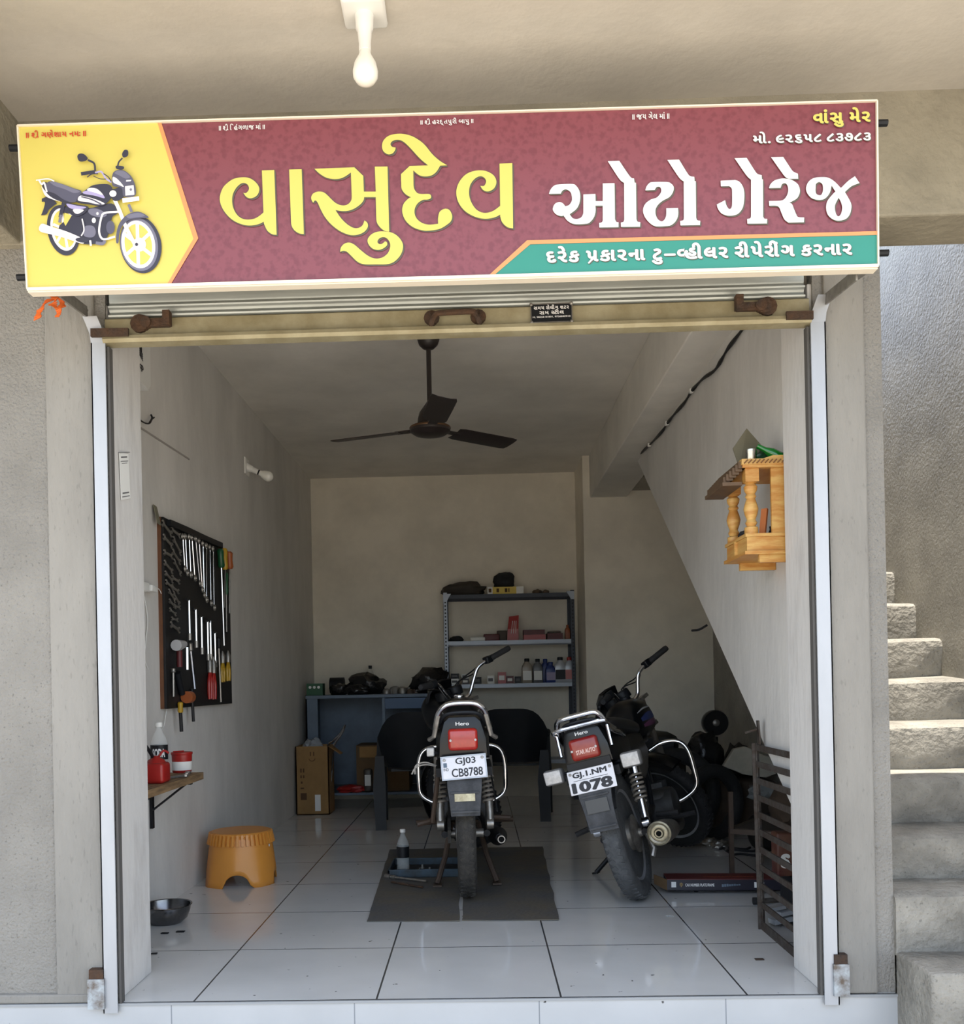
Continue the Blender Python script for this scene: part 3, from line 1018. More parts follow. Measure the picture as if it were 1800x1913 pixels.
# handlebar and mirrors
L_(0, [(660, 412), (840, 385)], 46)
L_(3, [(840, 400), (920, 385), (980, 470), (1050, 520)], 22)
L_(0, [(740, 455), (800, 415), (880, 410)], 14)
L_(0, [(820, 440), (900, 475), (980, 480)], 10)
L_(0, [(950, 410), (1010, 450), (1050, 510)], 12)
L_(0, [(750, 235), (830, 280), (845, 380)], 26)
P_(0, [(615, 190), (640, 155), (700, 160), (750, 215), (710, 250), (640, 250)])
L_(0, [(1135, 310), (1150, 260), (1195, 210)], 20)
P_(0, [(1190, 160), (1220, 108), (1265, 115), (1265, 180), (1210, 205)])
P_(0, [(1115, 310), (1210, 320), (1200, 360), (1120, 350)])
pm.build('motorcycle_print', PC, sign, smooth=0)

# stubs of the square tubes that carry the board
for px, py in ((30, 268), (44, 512), (1643, 222), (1645, 467)):
    left = px < 900
    q = sp(px + (6 if left else -6), py, -.025)
    d = Vector((-.04 if left else .04, 0, 0))
    MB().cyl(q, q + d, .010, 8).build('support_stub', blackpl, sign)
m1 = MB().bar(aY(1541, 560, -.02), aY(1600, 512, -.30), .035, .006, up=(1, 0, 0)).bar(aY(1550, 552, -.02), aY(1612, 508, -.30), .006, .03, up=(1, 0, 0))
m1.build('support_strut', dullmetal, sign, smooth=0)
m1 = MB().bar(aY(162, 583, -.02), aY(112, 545, -.30), .035, .006, up=(1, 0, 0)).bar(aY(156, 580, -.02), aY(104, 543, -.30), .006, .03, up=(1, 0, 0))
m1.build('support_strut', dullmetal, sign, smooth=0)

# orange cloth strip tied under the left end of the board
m = MB()
for k, pts in enumerate(([(92, 548), (104, 558), (98, 568), (110, 580), (106, 592)], [(100, 556), (84, 566), (74, 580), (69, 596)], [(92, 550), (112, 556), (116, 566), (113, 576)])):
    P3 = curve_pts([aY(x, y, -.19 + .01 * k) for x, y in pts], 5)
    for i in range(len(P3) - 1):
        wd = .010 + .004 * sin(i * .9 + k)
        a, b = P3[i], P3[i + 1]
        s = Vector((.8, .6 * sin(i * .7), .2)).normalized() * wd
        m.add([a - s, a + s, b + s, b - s, a - s + Vector((0, .003, 0)), a + s + Vector((0, .003, 0)), b + s + Vector((0, .003, 0)), b - s + Vector((0, .003, 0))],
              [(0, 1, 2, 3), (7, 6, 5, 4), (0, 4, 5, 1), (2, 6, 7, 3), (1, 5, 6, 2), (3, 7, 4, 0)])
tag(m.build('cloth_strip', fabricor), 'orange cloth strip knotted under the left end of the signboard', 'cloth')

# ------------------------------------------------------------------ rolling shutter
sh = thing('rolling_shutter', 'raised galvanised rolling shutter with its side rails around the opening', 'shutter', (-.05, .0, 2.15))
XA, XB = -1.196, 1.094
m = MB()
prof = [(.0, 2.155), (-.022, 2.158), (-.030, 2.168), (-.026, 2.180), (-.006, 2.184), (-.004, 2.195), (-.004, 2.240), (.0, 2.244), (.02, 2.244), (.02, 2.155)]
m.loft([[(x, y, z) for y, z in prof] for x in (XA, XB)])
m.build('bottom_bar', shutterm, sh)
m = MB()
z = 2.246
prof = [(.03, z)]
for zz in (z, z + .03, z + .115, z + .183, z + .25):
    prof += [(.004, zz), (-.004, zz + .003), (-.006, zz + .008), (.004, zz + .014), (.009, zz + .022), (.006, zz + .028)]
prof += [(.0, z + .345), (.03, z + .345)]
m.loft([[(x, y, zz) for y, zz in prof] for x in (XA + .012, XB - .012)])
m.build('slat_curtain', mat('slat_steel', (172, 176, 172), .4, .55, var=.15, scale=5, stretch=(.5, 1, 6)), sh)
for s, xa, xb in ((-1, -1.237, -1.190), (1, 1.092, 1.139)):
    m = MB()
    m.box((xa, -.020, -.028), (xb, -.014, 2.16))
    m.box((xa if s < 0 else xb - .004, -.02, -.028), (xa + .004 if s < 0 else xb, .03, 2.16))
    c = (xa + xb) / 2
    hw = (xb - xa) / 2
    secs = []
    for t, zz in ((0, 2.16), (.002, 2.19), (.008, 2.22), (.013, 2.242)):
        xo = s * t * 1.6
        secs.append([(c - hw + xo, -.020 - t, zz), (c + hw + xo, -.020 - t, zz), (c + hw + xo, -.015 - t, zz), (c - hw + xo, -.015 - t, zz)])
    m.loft(secs)
    m.build('guide_rail', railm, sh, smooth=30)
    x = xb + .001 if s < 0 else xa - .009
    MB().box((x, -.008, .0), (x + .008, .02, 2.15)).build('rail_slot', darkgap, sh, smooth=0)  # solid dark strip in place of the shaded open slot
# handle and lock bolts on the bottom bar
hc = [aY(x, y, -.03) for x, y in ((806, 603), (812, 590), (822, 585), (880, 582), (889, 588), (895, 599))]
m = MB()
m.tube(curve_pts([hc[0] + Vector((0, .03, 0)), hc[0], hc[1], hc[2], hc[3], hc[4], hc[5], hc[5] + Vector((0, .03, 0))], 4), .009, 8)
for px, py in ((806, 594), (893, 592)):
    q = aY(px, py, -.004)
    m.lathe([(.026, .0), (.022, -.008), (.008, -.012)], q, 'Y', 12)
m.build('handle', rust, sh)
for cx, s in ((262, 1), (1432, -1)):
    m = MB()
    q = aY(cx, 606 if s > 0 else 574, -.004)
    for k in range(3):
        m.lathe([(.030 - k * .006, .0), (.030 - k * .006, -.012 - k * .006)], q + Vector((s * .012 * k, 0, 0)), 'Y', 12)
    m.box((q.x + (.0 if s > 0 else -.10), -.022, q.z - .014), (q.x + (.10 if s > 0 else 0), -.006, q.z + .012))
    m.box((q.x + (.082 if s > 0 else -.105), -.034, q.z - .012), (q.x + (.105 if s > 0 else -.082), -.006, q.z + .034))
    m.build('lock_bolt', rust, sh, smooth=30)
    a = aY(170 if s > 0 else 1468, 622 if s > 0 else 590, -.03)
    b = aY(240 if s > 0 else 1518, 621 if s > 0 else 589, -.03)
    MB().bar(a, b, .012, .026).build('slide_bolt', rust, sh, smooth=0)
# maker's plate
a, b, c = aY(991, 605, -.008), aY(1069, 602, -.008), aY(990, 569, -.008)
fr = quad_frame(a, b, c)
np_ = MB()
np_.prism([(0, 0), (1, 0), (1, 1), (0, 1)], lambda u, v, w_: fr(u, v) + Vector((0, -w_, 0)), .004, 0)
for u0, v0, u1, v1 in ((0, 0, 1, .05), (0, .95, 1, 1), (0, 0, .02, 1), (.98, 0, 1, 1)):
    np_.prism([(u0, v0), (u1, v0), (u1, v1), (u0, v1)], lambda u, v, w_: fr(u, v) + Vector((0, -.004 - w_, 0)), .002, 1)
for u, v in ((.02, .04), (.98, .04), (.02, .96), (.98, .96)):
    np_.lathe([(.006, -.004), (.005, -.008), (.001, -.010)], fr(u, v), 'Y', 10, 1)
for tx, u0, u1, v0, v1, bo in ((['સ', 'મ', 'ય', ' ', 'રો', 'લીં', 'ગ', ' ', 'શ', 'ટ', 'ર'], .08, .92, .68, .92, .03), (['રા', 'મ', ' ', ('half', 'સ', .6), 'ટી', 'લ'], .21, .80, .42, .68, .03), ('M. 98258 81801, 9726840910', .05, .95, .24, .34, .02)):
    text_on(np_, tx, lambda s, t: fr(u0 + (u1 - u0) * s, v0 + (v1 - v0) * t) + Vector((0, -.0055, 0)), bo, 2)
np_.build('maker_plate', [blackpl, dullmetal, whitepr], sh, smooth=30)
# floor lugs of the rails
for px0, px1, py0, py1, lab in ((166, 196, 1828, 1884, 'left'), (1556, 1584, 1800, 1860, 'right')):
    a, b = aY(px0, py1, -.02), aY(px1, py0, -.02)
    m = MB()
    m.box((a.x, -.03, a.z), (b.x, .02, b.z), 0)
    m.box((a.x + .004, -.026, b.z), (b.x - .004, .02, b.z + .03), 1)
    m.build('floor_lug', [mat('lug_steel', (170, 178, 184), .5, .2, rgb2=(96, 84, 74), scale=24), rust], sh, smooth=0)

# porch lamp
bc = aZ(680, 14, 2.89)
pl = thing('porch_lamp', 'white bulb hanging from the porch ceiling above the signboard', 'lamp', (bc.x, bc.y, 2.89))
MB().rbox((bc.x - .06, bc.y - .06, 2.868), (bc.x + .06, bc.y + .06, 2.889), .01).build('ceiling_plate', whitepl, pl)
MB().lathe([(.026, 2.87), (.024, 2.83), (.020, 2.825), (.017, 2.79), (.017, 2.77)], (bc.x, bc.y, 0), n=20).build('holder', whitepl, pl)
MB().lathe([(.014, 2.775), (.018, 2.757), (.030, 2.735), (.035, 2.713), (.034, 2.698), (.025, 2.684), (.011, 2.677), (.001, 2.676)], (bc.x, bc.y, 0), n=24).build('bulb', bulbm, pl)


# ------------------------------------------------------------------ left wall
JX = -1.195                       # face of the left jamb
# small notice on the jamb (its code left out)
m = MB()
q = [aX(px, py, JX + .002) for px, py in ((226, 934), (243, 931), (239, 848), (222, 845))]
m.add(q + [p + Vector((.0015, 0, 0)) for p in q], [(0, 1, 2, 3), (7, 6, 5, 4), (0, 4, 5, 1), (1, 5, 6, 2), (2, 6, 7, 3), (3, 7, 4, 0)], 0)
fr = quad_frame(q[0], q[1], q[3])
for v0, v1, u0, u1 in ((.88, .91, .15, .8), (.80, .815, .1, .9), (.76, .77, .2, .8), (.12, .15, .15, .85), (.05, .07, .1, .9)):
    m.prism([(u0, v0), (u1, v0), (u1, v1), (u0, v1)], lambda u, v, w_: fr(u, v) + Vector((.0016 + w_, 0, 0)), .0006, 1)
m.prism([(-.1, .985), (1.1, .985), (1.1, 1.0), (-.1, 1.0)], lambda u, v, w_: fr(u, v) + Vector((.0016 + w_, 0, 0)), .002, 1)
tag(m.build('paper_notice', [paperm, greyink], smooth=0), 'small white printed paper notice stuck on the left jamb', 'notice')

# electric meter box high on the wall
a = aX(258, 720, -1.40)
mx = -1.40
y0, y1 = aX(256, 700, mx).y, aX(282, 700, mx).y
zb, zt = aX(275, 728, mx).z, aX(262, 600, mx).z
t = thing('stabiliser_box', 'white wall box with dark panel high on the left wall by the jamb', 'box', (-1.45, (y0 + y1) / 2, zb))
m = MB()
c_ = .035
m.prism([(y0 - .08, zb + .02), (y1 - c_, zb), (y1, zb + c_), (y1, zt), (y0 - .08, zt)], lambda u, v, w_: (-1.492 + w_, u, v), .092)
m.build('casing', whitepl, t, smooth=0, bevel=.004)
MB().prism([(y0 - .07, zb + .17), (y0 + .06, zb + .17 - .03), (y0 + .06, zt - .01), (y0 - .07, zt - .01)], lambda u, v, w_: (mx + w_ - .001, u, v), .003).build('dark_panel', blackpl, t, smooth=0)
m = MB()
for k in range(4):
    m.prism([(y0 - .01, zb + .135 + k * .009), (y0 + .07, zb + .105 + k * .009), (y0 + .07, zb + .109 + k * .009), (y0 - .01, zb + .139 + k * .009)], lambda u, v, w_: (mx + w_ - .001, u, v), .003)
fr = lambda s, tt: Vector((mx + .0015, y0 + .025 + .05 * s, zb + .055 + .03 * tt))
text_on(m, 'cp', fr, .03)
m.build('marking', inkm, t, smooth=0)
# loose wire below it
m = MB()
P3 = [aX(x, y, -1.47) for x, y in ((258, 700), (257, 740), (259, 778), (268, 789), (279, 791), (284, 783), (288, 780))]
m.tube(curve_pts(P3, 4), .0035, 6)
m.tube(curve_pts([aX(x, y, -1.47) for x, y in ((279, 790), (284, 781), (282, 775))], 4), .0045, 6)
tag(m.build('loose_wire', wirem), 'loose black wire end hooked on the left wall under the white box', 'wire')

# bulb holder on the wall
h = aX(459, 872, -1.485)
t = thing('wall_lamp', 'unlit bulb in a slanting holder on the left wall', 'lamp', (h.x, h.y, h.z))
MB().rbox((-1.492, h.y - .055, h.z - .055), (-1.474, h.y + .055, h.z + .055), .006).build('wall_plate', whitepl, t)
d = (aX(496, 888, -1.36) - h).normalized()
m = MB()
m.tube([h, h + d * .045], [.028, .022], 16)
m.tube([h + d * .045, h + d * .085], .018, 16)
m.build('holder', whitepl, t)
MB().tube([h + d * .083, h + d * .094], .0165, 14).build('collar', blackpl, t)
MB().tube([h + d * k for k in (.09, .105, .12, .14, .16, .175, .186, .19)], [.015, .018, .025, .032, .034, .028, .014, .002], 20).build('bulb', bulbm, t)

# charger and its cable
c0 = aX(268, 1096, -1.46)
t = thing('phone_charger', 'small white phone charger in a socket beside the tool board', 'charger', tuple(c0))
m = MB()
m.rbox((-1.492, c0.y - .045, c0.z - .02), (-1.45, c0.y + .05, c0.z + .022), .005)
m.rbox((-1.475, c0.y + .055, c0.z - .014), (-1.44, c0.y + .13, c0.z + .014), .004)
m.build('plug', whitepl, t)
MB().tube(curve_pts([aX(x, y, -1.485) for x, y in ((267, 1105), (272, 1130), (276, 1160), (272, 1200), (270, 1230), (277, 1250))], 5), .002, 6).build('cable', whitepl, t)
m = MB()
m.tube(curve_pts([aX(x, y, -1.478) for x, y in ((290, 1096), (300, 1106), (307, 1140), (305, 1190), (312, 1230), (318, 1265), (315, 1300), (307, 1352), (303, 1362))], 5), .002, 6)
tag(m.build('white_cable', whitepl), 'thin white cable hanging along the left edge of the tool board', 'cable')

# ------------------------------------------------------------------ tool board
BX = -1.462
bq = [aX(x, y, BX) for x, y in ((314, 1327), (432, 1312), (429, 1022), (303, 976))]
by0, by1 = (bq[0].y + bq[3].y) / 2, (bq[1].y + bq[2].y) / 2
bz0, bz1 = (bq[0].z + bq[1].z) / 2, (bq[2].z + bq[3].z) / 2
t = thing('tool_board', 'large black pegboard full of hand tools on the left wall', 'tool board', (BX, (by0 + by1) / 2, bz0))
MB().box((BX - .012, by0, bz0), (BX, by1, bz1)).build('panel', boardm, t, smooth=0)
MB().box((BX - .030, by0 - .004, bz0), (BX - .012, by0 + .03, bz1)).build('batten', framewood, t, smooth=0)
MB().box((BX - .030, by1 - .03, bz0), (BX - .012, by1, bz1)).build('batten', framewood, t, smooth=0)
ZT = lambda x, y: aX(230 + x * .2509, 920 + y * .2509, BX + .012)


def bspot(x, y):
    p = ZT(x, y)
    return Vector((BX, p.y, p.z))


def ring_(m, c, r, wd, n=14, x=.006, gap=None):
    """flat ring (or open jaw) lying on the board"""
    m.tube([c + Vector((x, r * cos(2 * pi * i / n), r * sin(2 * pi * i / n))) for i in range(n)], wd, 6, closed=True)


# open-end spanners in the left columns
random.seed(11)
sp_proto = None
col_a = [(335, 270), (342, 365), (344, 460), (346, 555), (350, 630), (354, 690), (372, 770), (376, 830), (378, 890)]
col_b = [(400, 300), (410, 400), (405, 480), (412, 560), (400, 650), (395, 720), (405, 790), (408, 850), (392, 945), (395, 1005)]


def spanner(L, label, name='spanner'):
    t_ = thing(name, label, 'spanner', (0, 0, 0), group='open-ended spanners on the tool board')
    m_ = MB()
    m_.bar((.007, -L / 2, 0), (.007, L / 2, 0), .012, .005, up=(1, 0, 0))
    m_.build('shank', dullmetal, t_, world=False, smooth=0)
    for s in (-1, 1):
        q = MB()
        P = []
        R = L * .13
        for i in range(9):
            a_ = radians(40 + 280 * i / 8)
            P.append((.007, s * (L / 2 + R * .8) + s * R * -cos(a_ - radians(0)) * -1, R * sin(a_)))
        q.tube(P, R * .35, 6)
        q.build('jaw', dullmetal, t_, world=False)
    return t_


for i, (x, y) in enumerate(col_a + col_b):
    L = .10 - .004 * (i % 9)
    p = bspot(x, y)
    where = ('far left column', 'second column') [0 if i < len(col_a) else 1]
    lab = 'dull open-ended spanner lying level in the ' + where + ' of spanners on the tool board'
    rx = (random.random() - .5) * .5
    if sp_proto is None:
        sp_proto = spanner(.09, lab)
        o = sp_proto
    else:
        o = dup(sp_proto, p)
    o.location = p
    o.rotation_euler = (rx - .25, 0, 0)
    o.scale = (1, L / .09, L / .09)
    o['label'] = lab
    o['group'] = 'spanners in the ' + where + ' of the tool board'

# bent ring spanners fanned across the middle
ringtop = [(447, 350), (466, 350), (494, 352), (515, 358), (543, 366), (568, 382), (596, 400), (622, 415), (648, 428), (672, 440)]
ringbot = [(460, 560), (478, 590), (505, 605), (535, 630), (572, 668), (590, 715), (605, 755), (622, 790), (655, 815), (678, 850)]
words_n = ['first', 'second', 'third', 'fourth', 'fifth', 'sixth', 'seventh', 'eighth', 'ninth', 'last']
rs0 = None
for i, (a_, b_2) in enumerate(zip(ringtop, ringbot)):
    A, B = bspot(*a_), bspot(*b_2)
    t_ = thing('ring_spanner', f'slim chrome ring spanner, {words_n[i]} from left in the fanned tool board row', 'spanner', tuple((A + B) / 2))
    up_ = Vector((.01, 0, 0))
    m_ = MB().tube(curve_pts([A + Vector((.004, -.012, .01)), A + up_, A + (B - A) * .15 + up_, A + (B - A) * .85 + up_, B + up_], 3), .0036, 6)
    m_.build('shank', chrome, t_)
    m_ = MB()
    ring_(m_, B + Vector((.007, 0, -.006)), .013, .0055)
    m_.build('ring_end', dullmetal, t_)
    m_ = MB()
    ring_(m_, A + Vector((.006, -.012, .014)), .012, .0055)
    m_.build('ring_end', dullmetal, t_)


def stick(name, label, cat, p, q, r, mts, hp=None, hr=.01, hm=None, extra=None):
    """a straight tool: steel shaft from p to q and a handle from q on to hp"""
    P, Q = bspot(*p), bspot(*q)
    t_ = thing(name, label, cat, tuple((P + Q) / 2))
    u = Vector((max(.014, hr + .002), 0, 0))
    MB().tube([P + u, Q + u], r, 8).build('shaft', mts, t_)
    if hp:
        H = bspot(*hp)
        base = P if (H - P).length < (H - Q).length else Q
        MB().tube([base + u, base + (H - base) * .12 + u, base + (H - base) * .5 + u, base + (H - base) * .9 + u, H + u], [hr * .7, hr, hr * .85, hr, hr * .6], 10).build('handle', hm, t_)
    return t_


# T-handled box spanners: bar at the top, tube, socket below
for k, (x, ya, yb, wd, w2) in enumerate([(490, 800, 1100, 40, 'leftmost'), (540, 870, 1155, 36, 'second'), (582, 925, 1205, 34, 'third'), (628, 960, 1250, 26, 'fourth'), (648, 955, 1250, 26, 'fifth'), (682, 1045, 1300, 26, 'rightmost')]):
    A, B = bspot(x - 6, ya), bspot(x, yb)
    t_ = thing('box_spanner', f'straight chrome T-handle box spanner, {w2} of the row in the board middle', 'spanner', tuple(B))
    u = Vector((.016, 0, 0))
    MB().tube([A + u, B + u], .0075, 8).build('shaft', chrome, t_)
    MB().tube([A + Vector((.016, -.045, 0)), A + Vector((.016, .045, 0))], .0055, 8).build('cross_bar', blackpl, t_)
    MB().tube([B + u + Vector((0, 0, .035)), B + u], .0105, 8).build('socket', dullmetal, t_)
stick('box_spanner', 'short thick chrome tube spanner below the T-handle row', 'spanner', (472, 1155), (474, 1320), .011, chrome, (470, 1100), .009, blackpl)
stick('screwdriver', 'long screwdriver with a green handle at the right of the board', 'screwdriver', (718, 560), (738, 1140), .0055, chrome, (708, 420), .020, greenpl)
stick('screwdriver', 'long screwdriver with a yellow handle beside the green one', 'screwdriver', (750, 575), (742, 860), .0055, chrome, (745, 415), .017, yellowpl)
stick('screwdriver', 'stubby screwdriver with an amber handle at the top right corner', 'screwdriver', (778, 570), (776, 900), .005, dullmetal, (772, 440), .022, copperish)
stick('screwdriver', 'slim screwdriver with a dark green handle at the right edge', 'screwdriver', (763, 760), (766, 1040), .004, dullmetal, (762, 600), .013, greenpl)
stick('screwdriver', 'long black-handled screwdriver hanging low at the right of the board', 'screwdriver', (706, 1160), (722, 1560), .006, dullmetal, (704, 1080), .014, blackpl)
stick('file', 'wooden-handled file hanging below the left part of the board', 'file', (420, 1640), (428, 1780), .009, blackpl, (418, 1560), .014, yellowpl)
stick('file', 'black bar hanging below the middle of the board', 'file', (512, 1560), (520, 1705), .008, blackpl, (508, 1460), .012, blackpl)
stick('ratchet_handle', 'thin steel ratchet handle at the lower left of the board', 'ratchet', (370, 1340), (372, 1520), .006, dullmetal, (370, 1310), .012, dullmetal)
stick('chain_wrench', 'chrome chain wrench hanging at the lower middle of the board', 'wrench', (500, 1180), (530, 1460), .008, chrome, (496, 1120), .012, dullmetal)
# hammer
A = bspot(380, 1140)
t_ = thing('hammer', 'hammer with a pale round face and red handle on the board', 'hammer', tuple(A))
MB().tube([A + Vector((.031, -.03, 0)), A + Vector((.031, .0, 0)), A + Vector((.031, .09, .01))], [.027, .027, .018], 14).build('head', mat('hammer_grey', (176, 176, 178), .5), t_)
MB().tube([bspot(405, 1160) + Vector((.02, 0, 0)), bspot(408, 1300) + Vector((.02, 0, 0))], .014, 10).build('handle', mat('dark_red_handle', (92, 34, 38), .5), t_)
A = bspot(450, 1525)
t_ = thing('mallet', 'small mallet with an orange head at the bottom of the board', 'mallet', tuple(A))
MB().tube([A + Vector((.033, -.02, 0)), A + Vector((.033, .035, 0))], .03, 14).build('head', copperish, t_)
MB().tube([bspot(395, 1340) + Vector((.016, 0, 0)), bspot(432, 1500) + Vector((.016, 0, 0))], [.018, .016], 10).build('handle', blackpl, t_)


# pliers
def pliers(x, y, L, hm, label):
    p = bspot(x, y)
    t_ = thing('pliers', label, 'pliers', tuple(p))
    u = Vector((.016, 0, 0))
    MB().tube([p + u + Vector((0, 0, .0)), p + u + Vector((0, .0, L * .22)), p + u + Vector((0, 0, L * .38))], [.014, .016, .004], 10).build('jaws', dullmetal, t_)
    for s in (-1, 1):
        MB().tube(curve_pts([p + u, p + u + Vector((0, s * .022, -L * .2)), p + u + Vector((0, s * .024, -L * .42)), p + u + Vector((0, s * .018, -L * .6))], 3), .009, 8).build('handle', hm, t_)


pliers(640, 1340, .24, redpl, 'pliers with red handles at the lower middle of the board')
pliers(668, 1345, .24, redpl, 'pliers with dark red handles, right of the first red pair')
pliers(735, 1270, .18, yellowpl, 'pliers with yellow handles at the lower right of the board')
pliers(775, 1265, .18, yellowpl, 'second yellow-handled pliers at the right edge of the board')
# bar of clips along the top edge and the tape strip above
m = MB()
P = [bspot(x, y) for x, y in ((340, 225), (460, 275), (600, 340), (730, 395))]
for i in range(3):
    m.bar(P[i] + Vector((.012, 0, .0)), P[i + 1] + Vector((.012, 0, 0)), .03, .02, up=(1, 0, 0))
m.build('tool_rail', blackpl, t, smooth=0)
m = MB()
a, b = bspot(292, 100), bspot(286, 235)
m.bar(a + Vector((-.02, -.01, 0)), b + Vector((.0, 0, 0)), .045, .004, up=(1, 0, 0))
m.build('hanging_strap', mat('strap_khaki', (120, 116, 98), .8), t, smooth=0)

# ------------------------------------------------------------------ wall shelf with bottle and cans
e_ = aX(380, 1448, -1.27)
sz = e_.z
sy1 = e_.y
SX = -1.27
n_f = aX(272, 1497, SX)
t = thing('wall_shelf', 'rough wooden plank shelf on black brackets on the left wall', 'shelf', (-1.4, sy1 - .3, sz))
MB().box((-1.493, .34, sz - .018), (SX, sy1, sz + .014)).build('plank', woodold, t, smooth=0)
for y in (.62, sy1 - .08):
    m = MB()
    m.box((-1.492, y - .012, sz - .23), (-1.478, y + .012, sz - .018))
    m.box((-1.478, y - .012, sz - .034), (SX - .03, y + .012, sz - .018))
    m.bar((-1.484, y, sz - .15), (SX - .06, y, sz - .034), .022, .008, up=(1, 0, 0))
    m.build('bracket', blackpl, t, smooth=0)
sz += .014


def pet_bottle(name, label, cat, base, H, R, label_mat, text, liquid=None, face=0.0, group=None):
    t_ = thing(name, label, cat, tuple(base))
    b = Vector(base)
    prof = [(R * .8, 0), (R, H * .03), (R, H * .62), (R * .96, H * .66), (R * .8, H * .74), (R * .48, H * .83), (R * .36, H * .88), (R * .36, H * .93)]
    MB().lathe(prof, b, n=24).build('body', clearpl, t_)
    MB().lathe([(R * .42, H * .925), (R * .44, H * .935), (R * .44, H * .985), (R * .40, H)], b, n=20).build('cap', whitepl, t_)
    q = MB()
    q.lathe([(R * 1.012, H * .36), (R * 1.012, H * .61)], b, n=28)
    q.f = q.f[:-2]
    q.m = q.m[:-2]
    if text:
        def fr_(s, tt):
            a_ = face + (s - .5) * 1.5
            return b + Vector((R * 1.02 * sin(a_), -R * 1.02 * cos(a_), H * (.40 + .15 * tt)))
        text_on(q, text, fr_, .04, 1)
    q.build('label_wrap', [label_mat, whitepr], t_)
    return t_


pb = aX(298, 1440, -1.36)
pet_bottle('soda_bottle', 'clear plastic soda bottle with black wrapper on the wall shelf', 'bottle', (-1.36, pb.y, sz), .245, .036, blackpl, 'SODA', face=.25)
# red oil can
pc = aX(300, 1466, -1.31)
t = thing('oil_can', 'red oil can with thin spout in front of the soda bottle', 'oil can', (-1.31, pc.y, sz))
c0 = Vector((-1.33, pc.y + .01, sz))
m = MB()
m.rbox((c0.x - .045, c0.y - .05, c0.z), (c0.x + .045, c0.y + .05, c0.z + .085), .014)
m.lathe([(.040, .082), (.032, .096), (.016, .104), (.012, .112)], c0, n=18)
m.build('can', redpl, t)
MB().tube(curve_pts([c0 + Vector((-.01, 0, .10)), c0 + Vector((-.02, -.05, .15)), c0 + Vector((-.04, -.12, .21))], 5), [.007] * 10 + [.003], 8).build('spout', blackpl, t)
MB().tube(curve_pts([c0 + Vector((.0, .02, .10)), c0 + Vector((.02, .03, .13)), c0 + Vector((.035, .05, .12))], 4), .005, 8).build('lever', redpl, t)
# red grease tub
pg = aX(340, 1442, -1.37)
t = thing('grease_tub', 'small red and white grease tub near the shelf end', 'tub', (-1.37, pg.y, sz))
b = Vector((-1.37, pg.y, sz))
MB().lathe([(.040, 0), (.043, .004), (.046, .085)], b, n=26).build('tub', redpl, t)
q = MB().lathe([(.0440, .012), (.0455, .052)], b, n=26)
q.f, q.m = q.f[:-2], q.m[:-2]
q.build('label_band', paperm, t)
m = MB().lathe([(.047, .082), (.049, .086), (.049, .094), (.044, .095)], b, n=26)
m.tube([b + Vector((-.03, -.03, .098)), b + Vector((.01, .0, .098))], .004, 6)
m.build('lid', redpl, t)
# small tools lying on the plank
for k, (x, y, L, an, lab, cat_) in enumerate([(330, 1452, .10, .5, 'small dark wrench lying on the plank beside the grease tub', 'wrench'), (350, 1449, .07, -.2, 'short steel bolt lying at the plank edge', 'bolt')]):
    p = aX(x, y, -1.31)
    d = Vector((sin(an) * L / 2, cos(an) * L / 2, 0))
    c0 = Vector((-1.31, p.y, sz + .006))
    m = MB().bar(c0 - d, c0 + d, .014, .008)
    for s_ in (-1, 1):
        m.lathe([(.013, -.005), (.013, .005)], c0 + d * s_, n=8)
    tag(m.build('shelf_wrench' if k == 0 else 'bolt', dullmetal, smooth=30), lab, cat_)

# ------------------------------------------------------------------ stool and bowl on the floor
sc_ = aZ(452, 1648, 0)
SC = Vector((-1.262, 1.90, 0))
t = thing('plastic_stool', 'round orange plastic stool with arched feet by the left wall', 'stool', tuple(SC))
m = MB()
N, Hs = 64, .272
rows = 9
for i in range(rows):
    f = i / (rows - 1)
    for j in range(N):
        a_ = 2 * pi * j / N
        ph = (a_ * 4 / (2 * pi) + .433) % 1.0
        arch = max(0, 1 - ((ph - .5) / .25) ** 2) ** .5 * .068 if abs(ph - .5) < .25 else 0
        z = arch + (Hs - .012 - arch) * f
        k = z / Hs
        R = .195 - .040 * k
        oct_ = cos(pi / 8) / cos((a_ % (pi / 4)) - pi / 8)
        R *= 1 + (oct_ - 1) * .5 * (1 - k)
        if k < .10:
            R += .006 * (1 - k / .10)
        m.v.append(SC + Vector((R * cos(a_), R * sin(a_), z)))
for i in range(rows - 1):
    for j in range(N):
        m.f.append((i * N + j, i * N + (j + 1) % N, (i + 1) * N + (j + 1) % N, (i + 1) * N + j))
        m.m.append(0)
o = m.build('skirt', orangepl, t)
sm = o.modifiers.new('wall', 'SOLIDIFY')
sm.thickness = .006
m = MB()
m.lathe([(.157, Hs - .016), (.158, Hs - .006), (.152, Hs), (.10, Hs + .003), (.0005, Hs + .004)], SC, n=48)
m.build('seat', orangepl, t)
m = MB()
for j in range(44):
    a_ = 2 * pi * j / 44
    u = Vector((cos(a_), sin(a_), 0))
    m.bar(SC + u * .158 + Vector((0, 0, Hs - .006)), SC + u * .170 + Vector((0, 0, Hs - .062)), .012, .013, up=u)
m.build('ribs', orangepl, t, smooth=30)
a_ = -.35
MB().lathe([(.008, 0), (.006, .003)], SC + Vector((.172 * cos(a_), .172 * sin(a_), .20)), 'X', 10).build('rivet', whitepl, t)

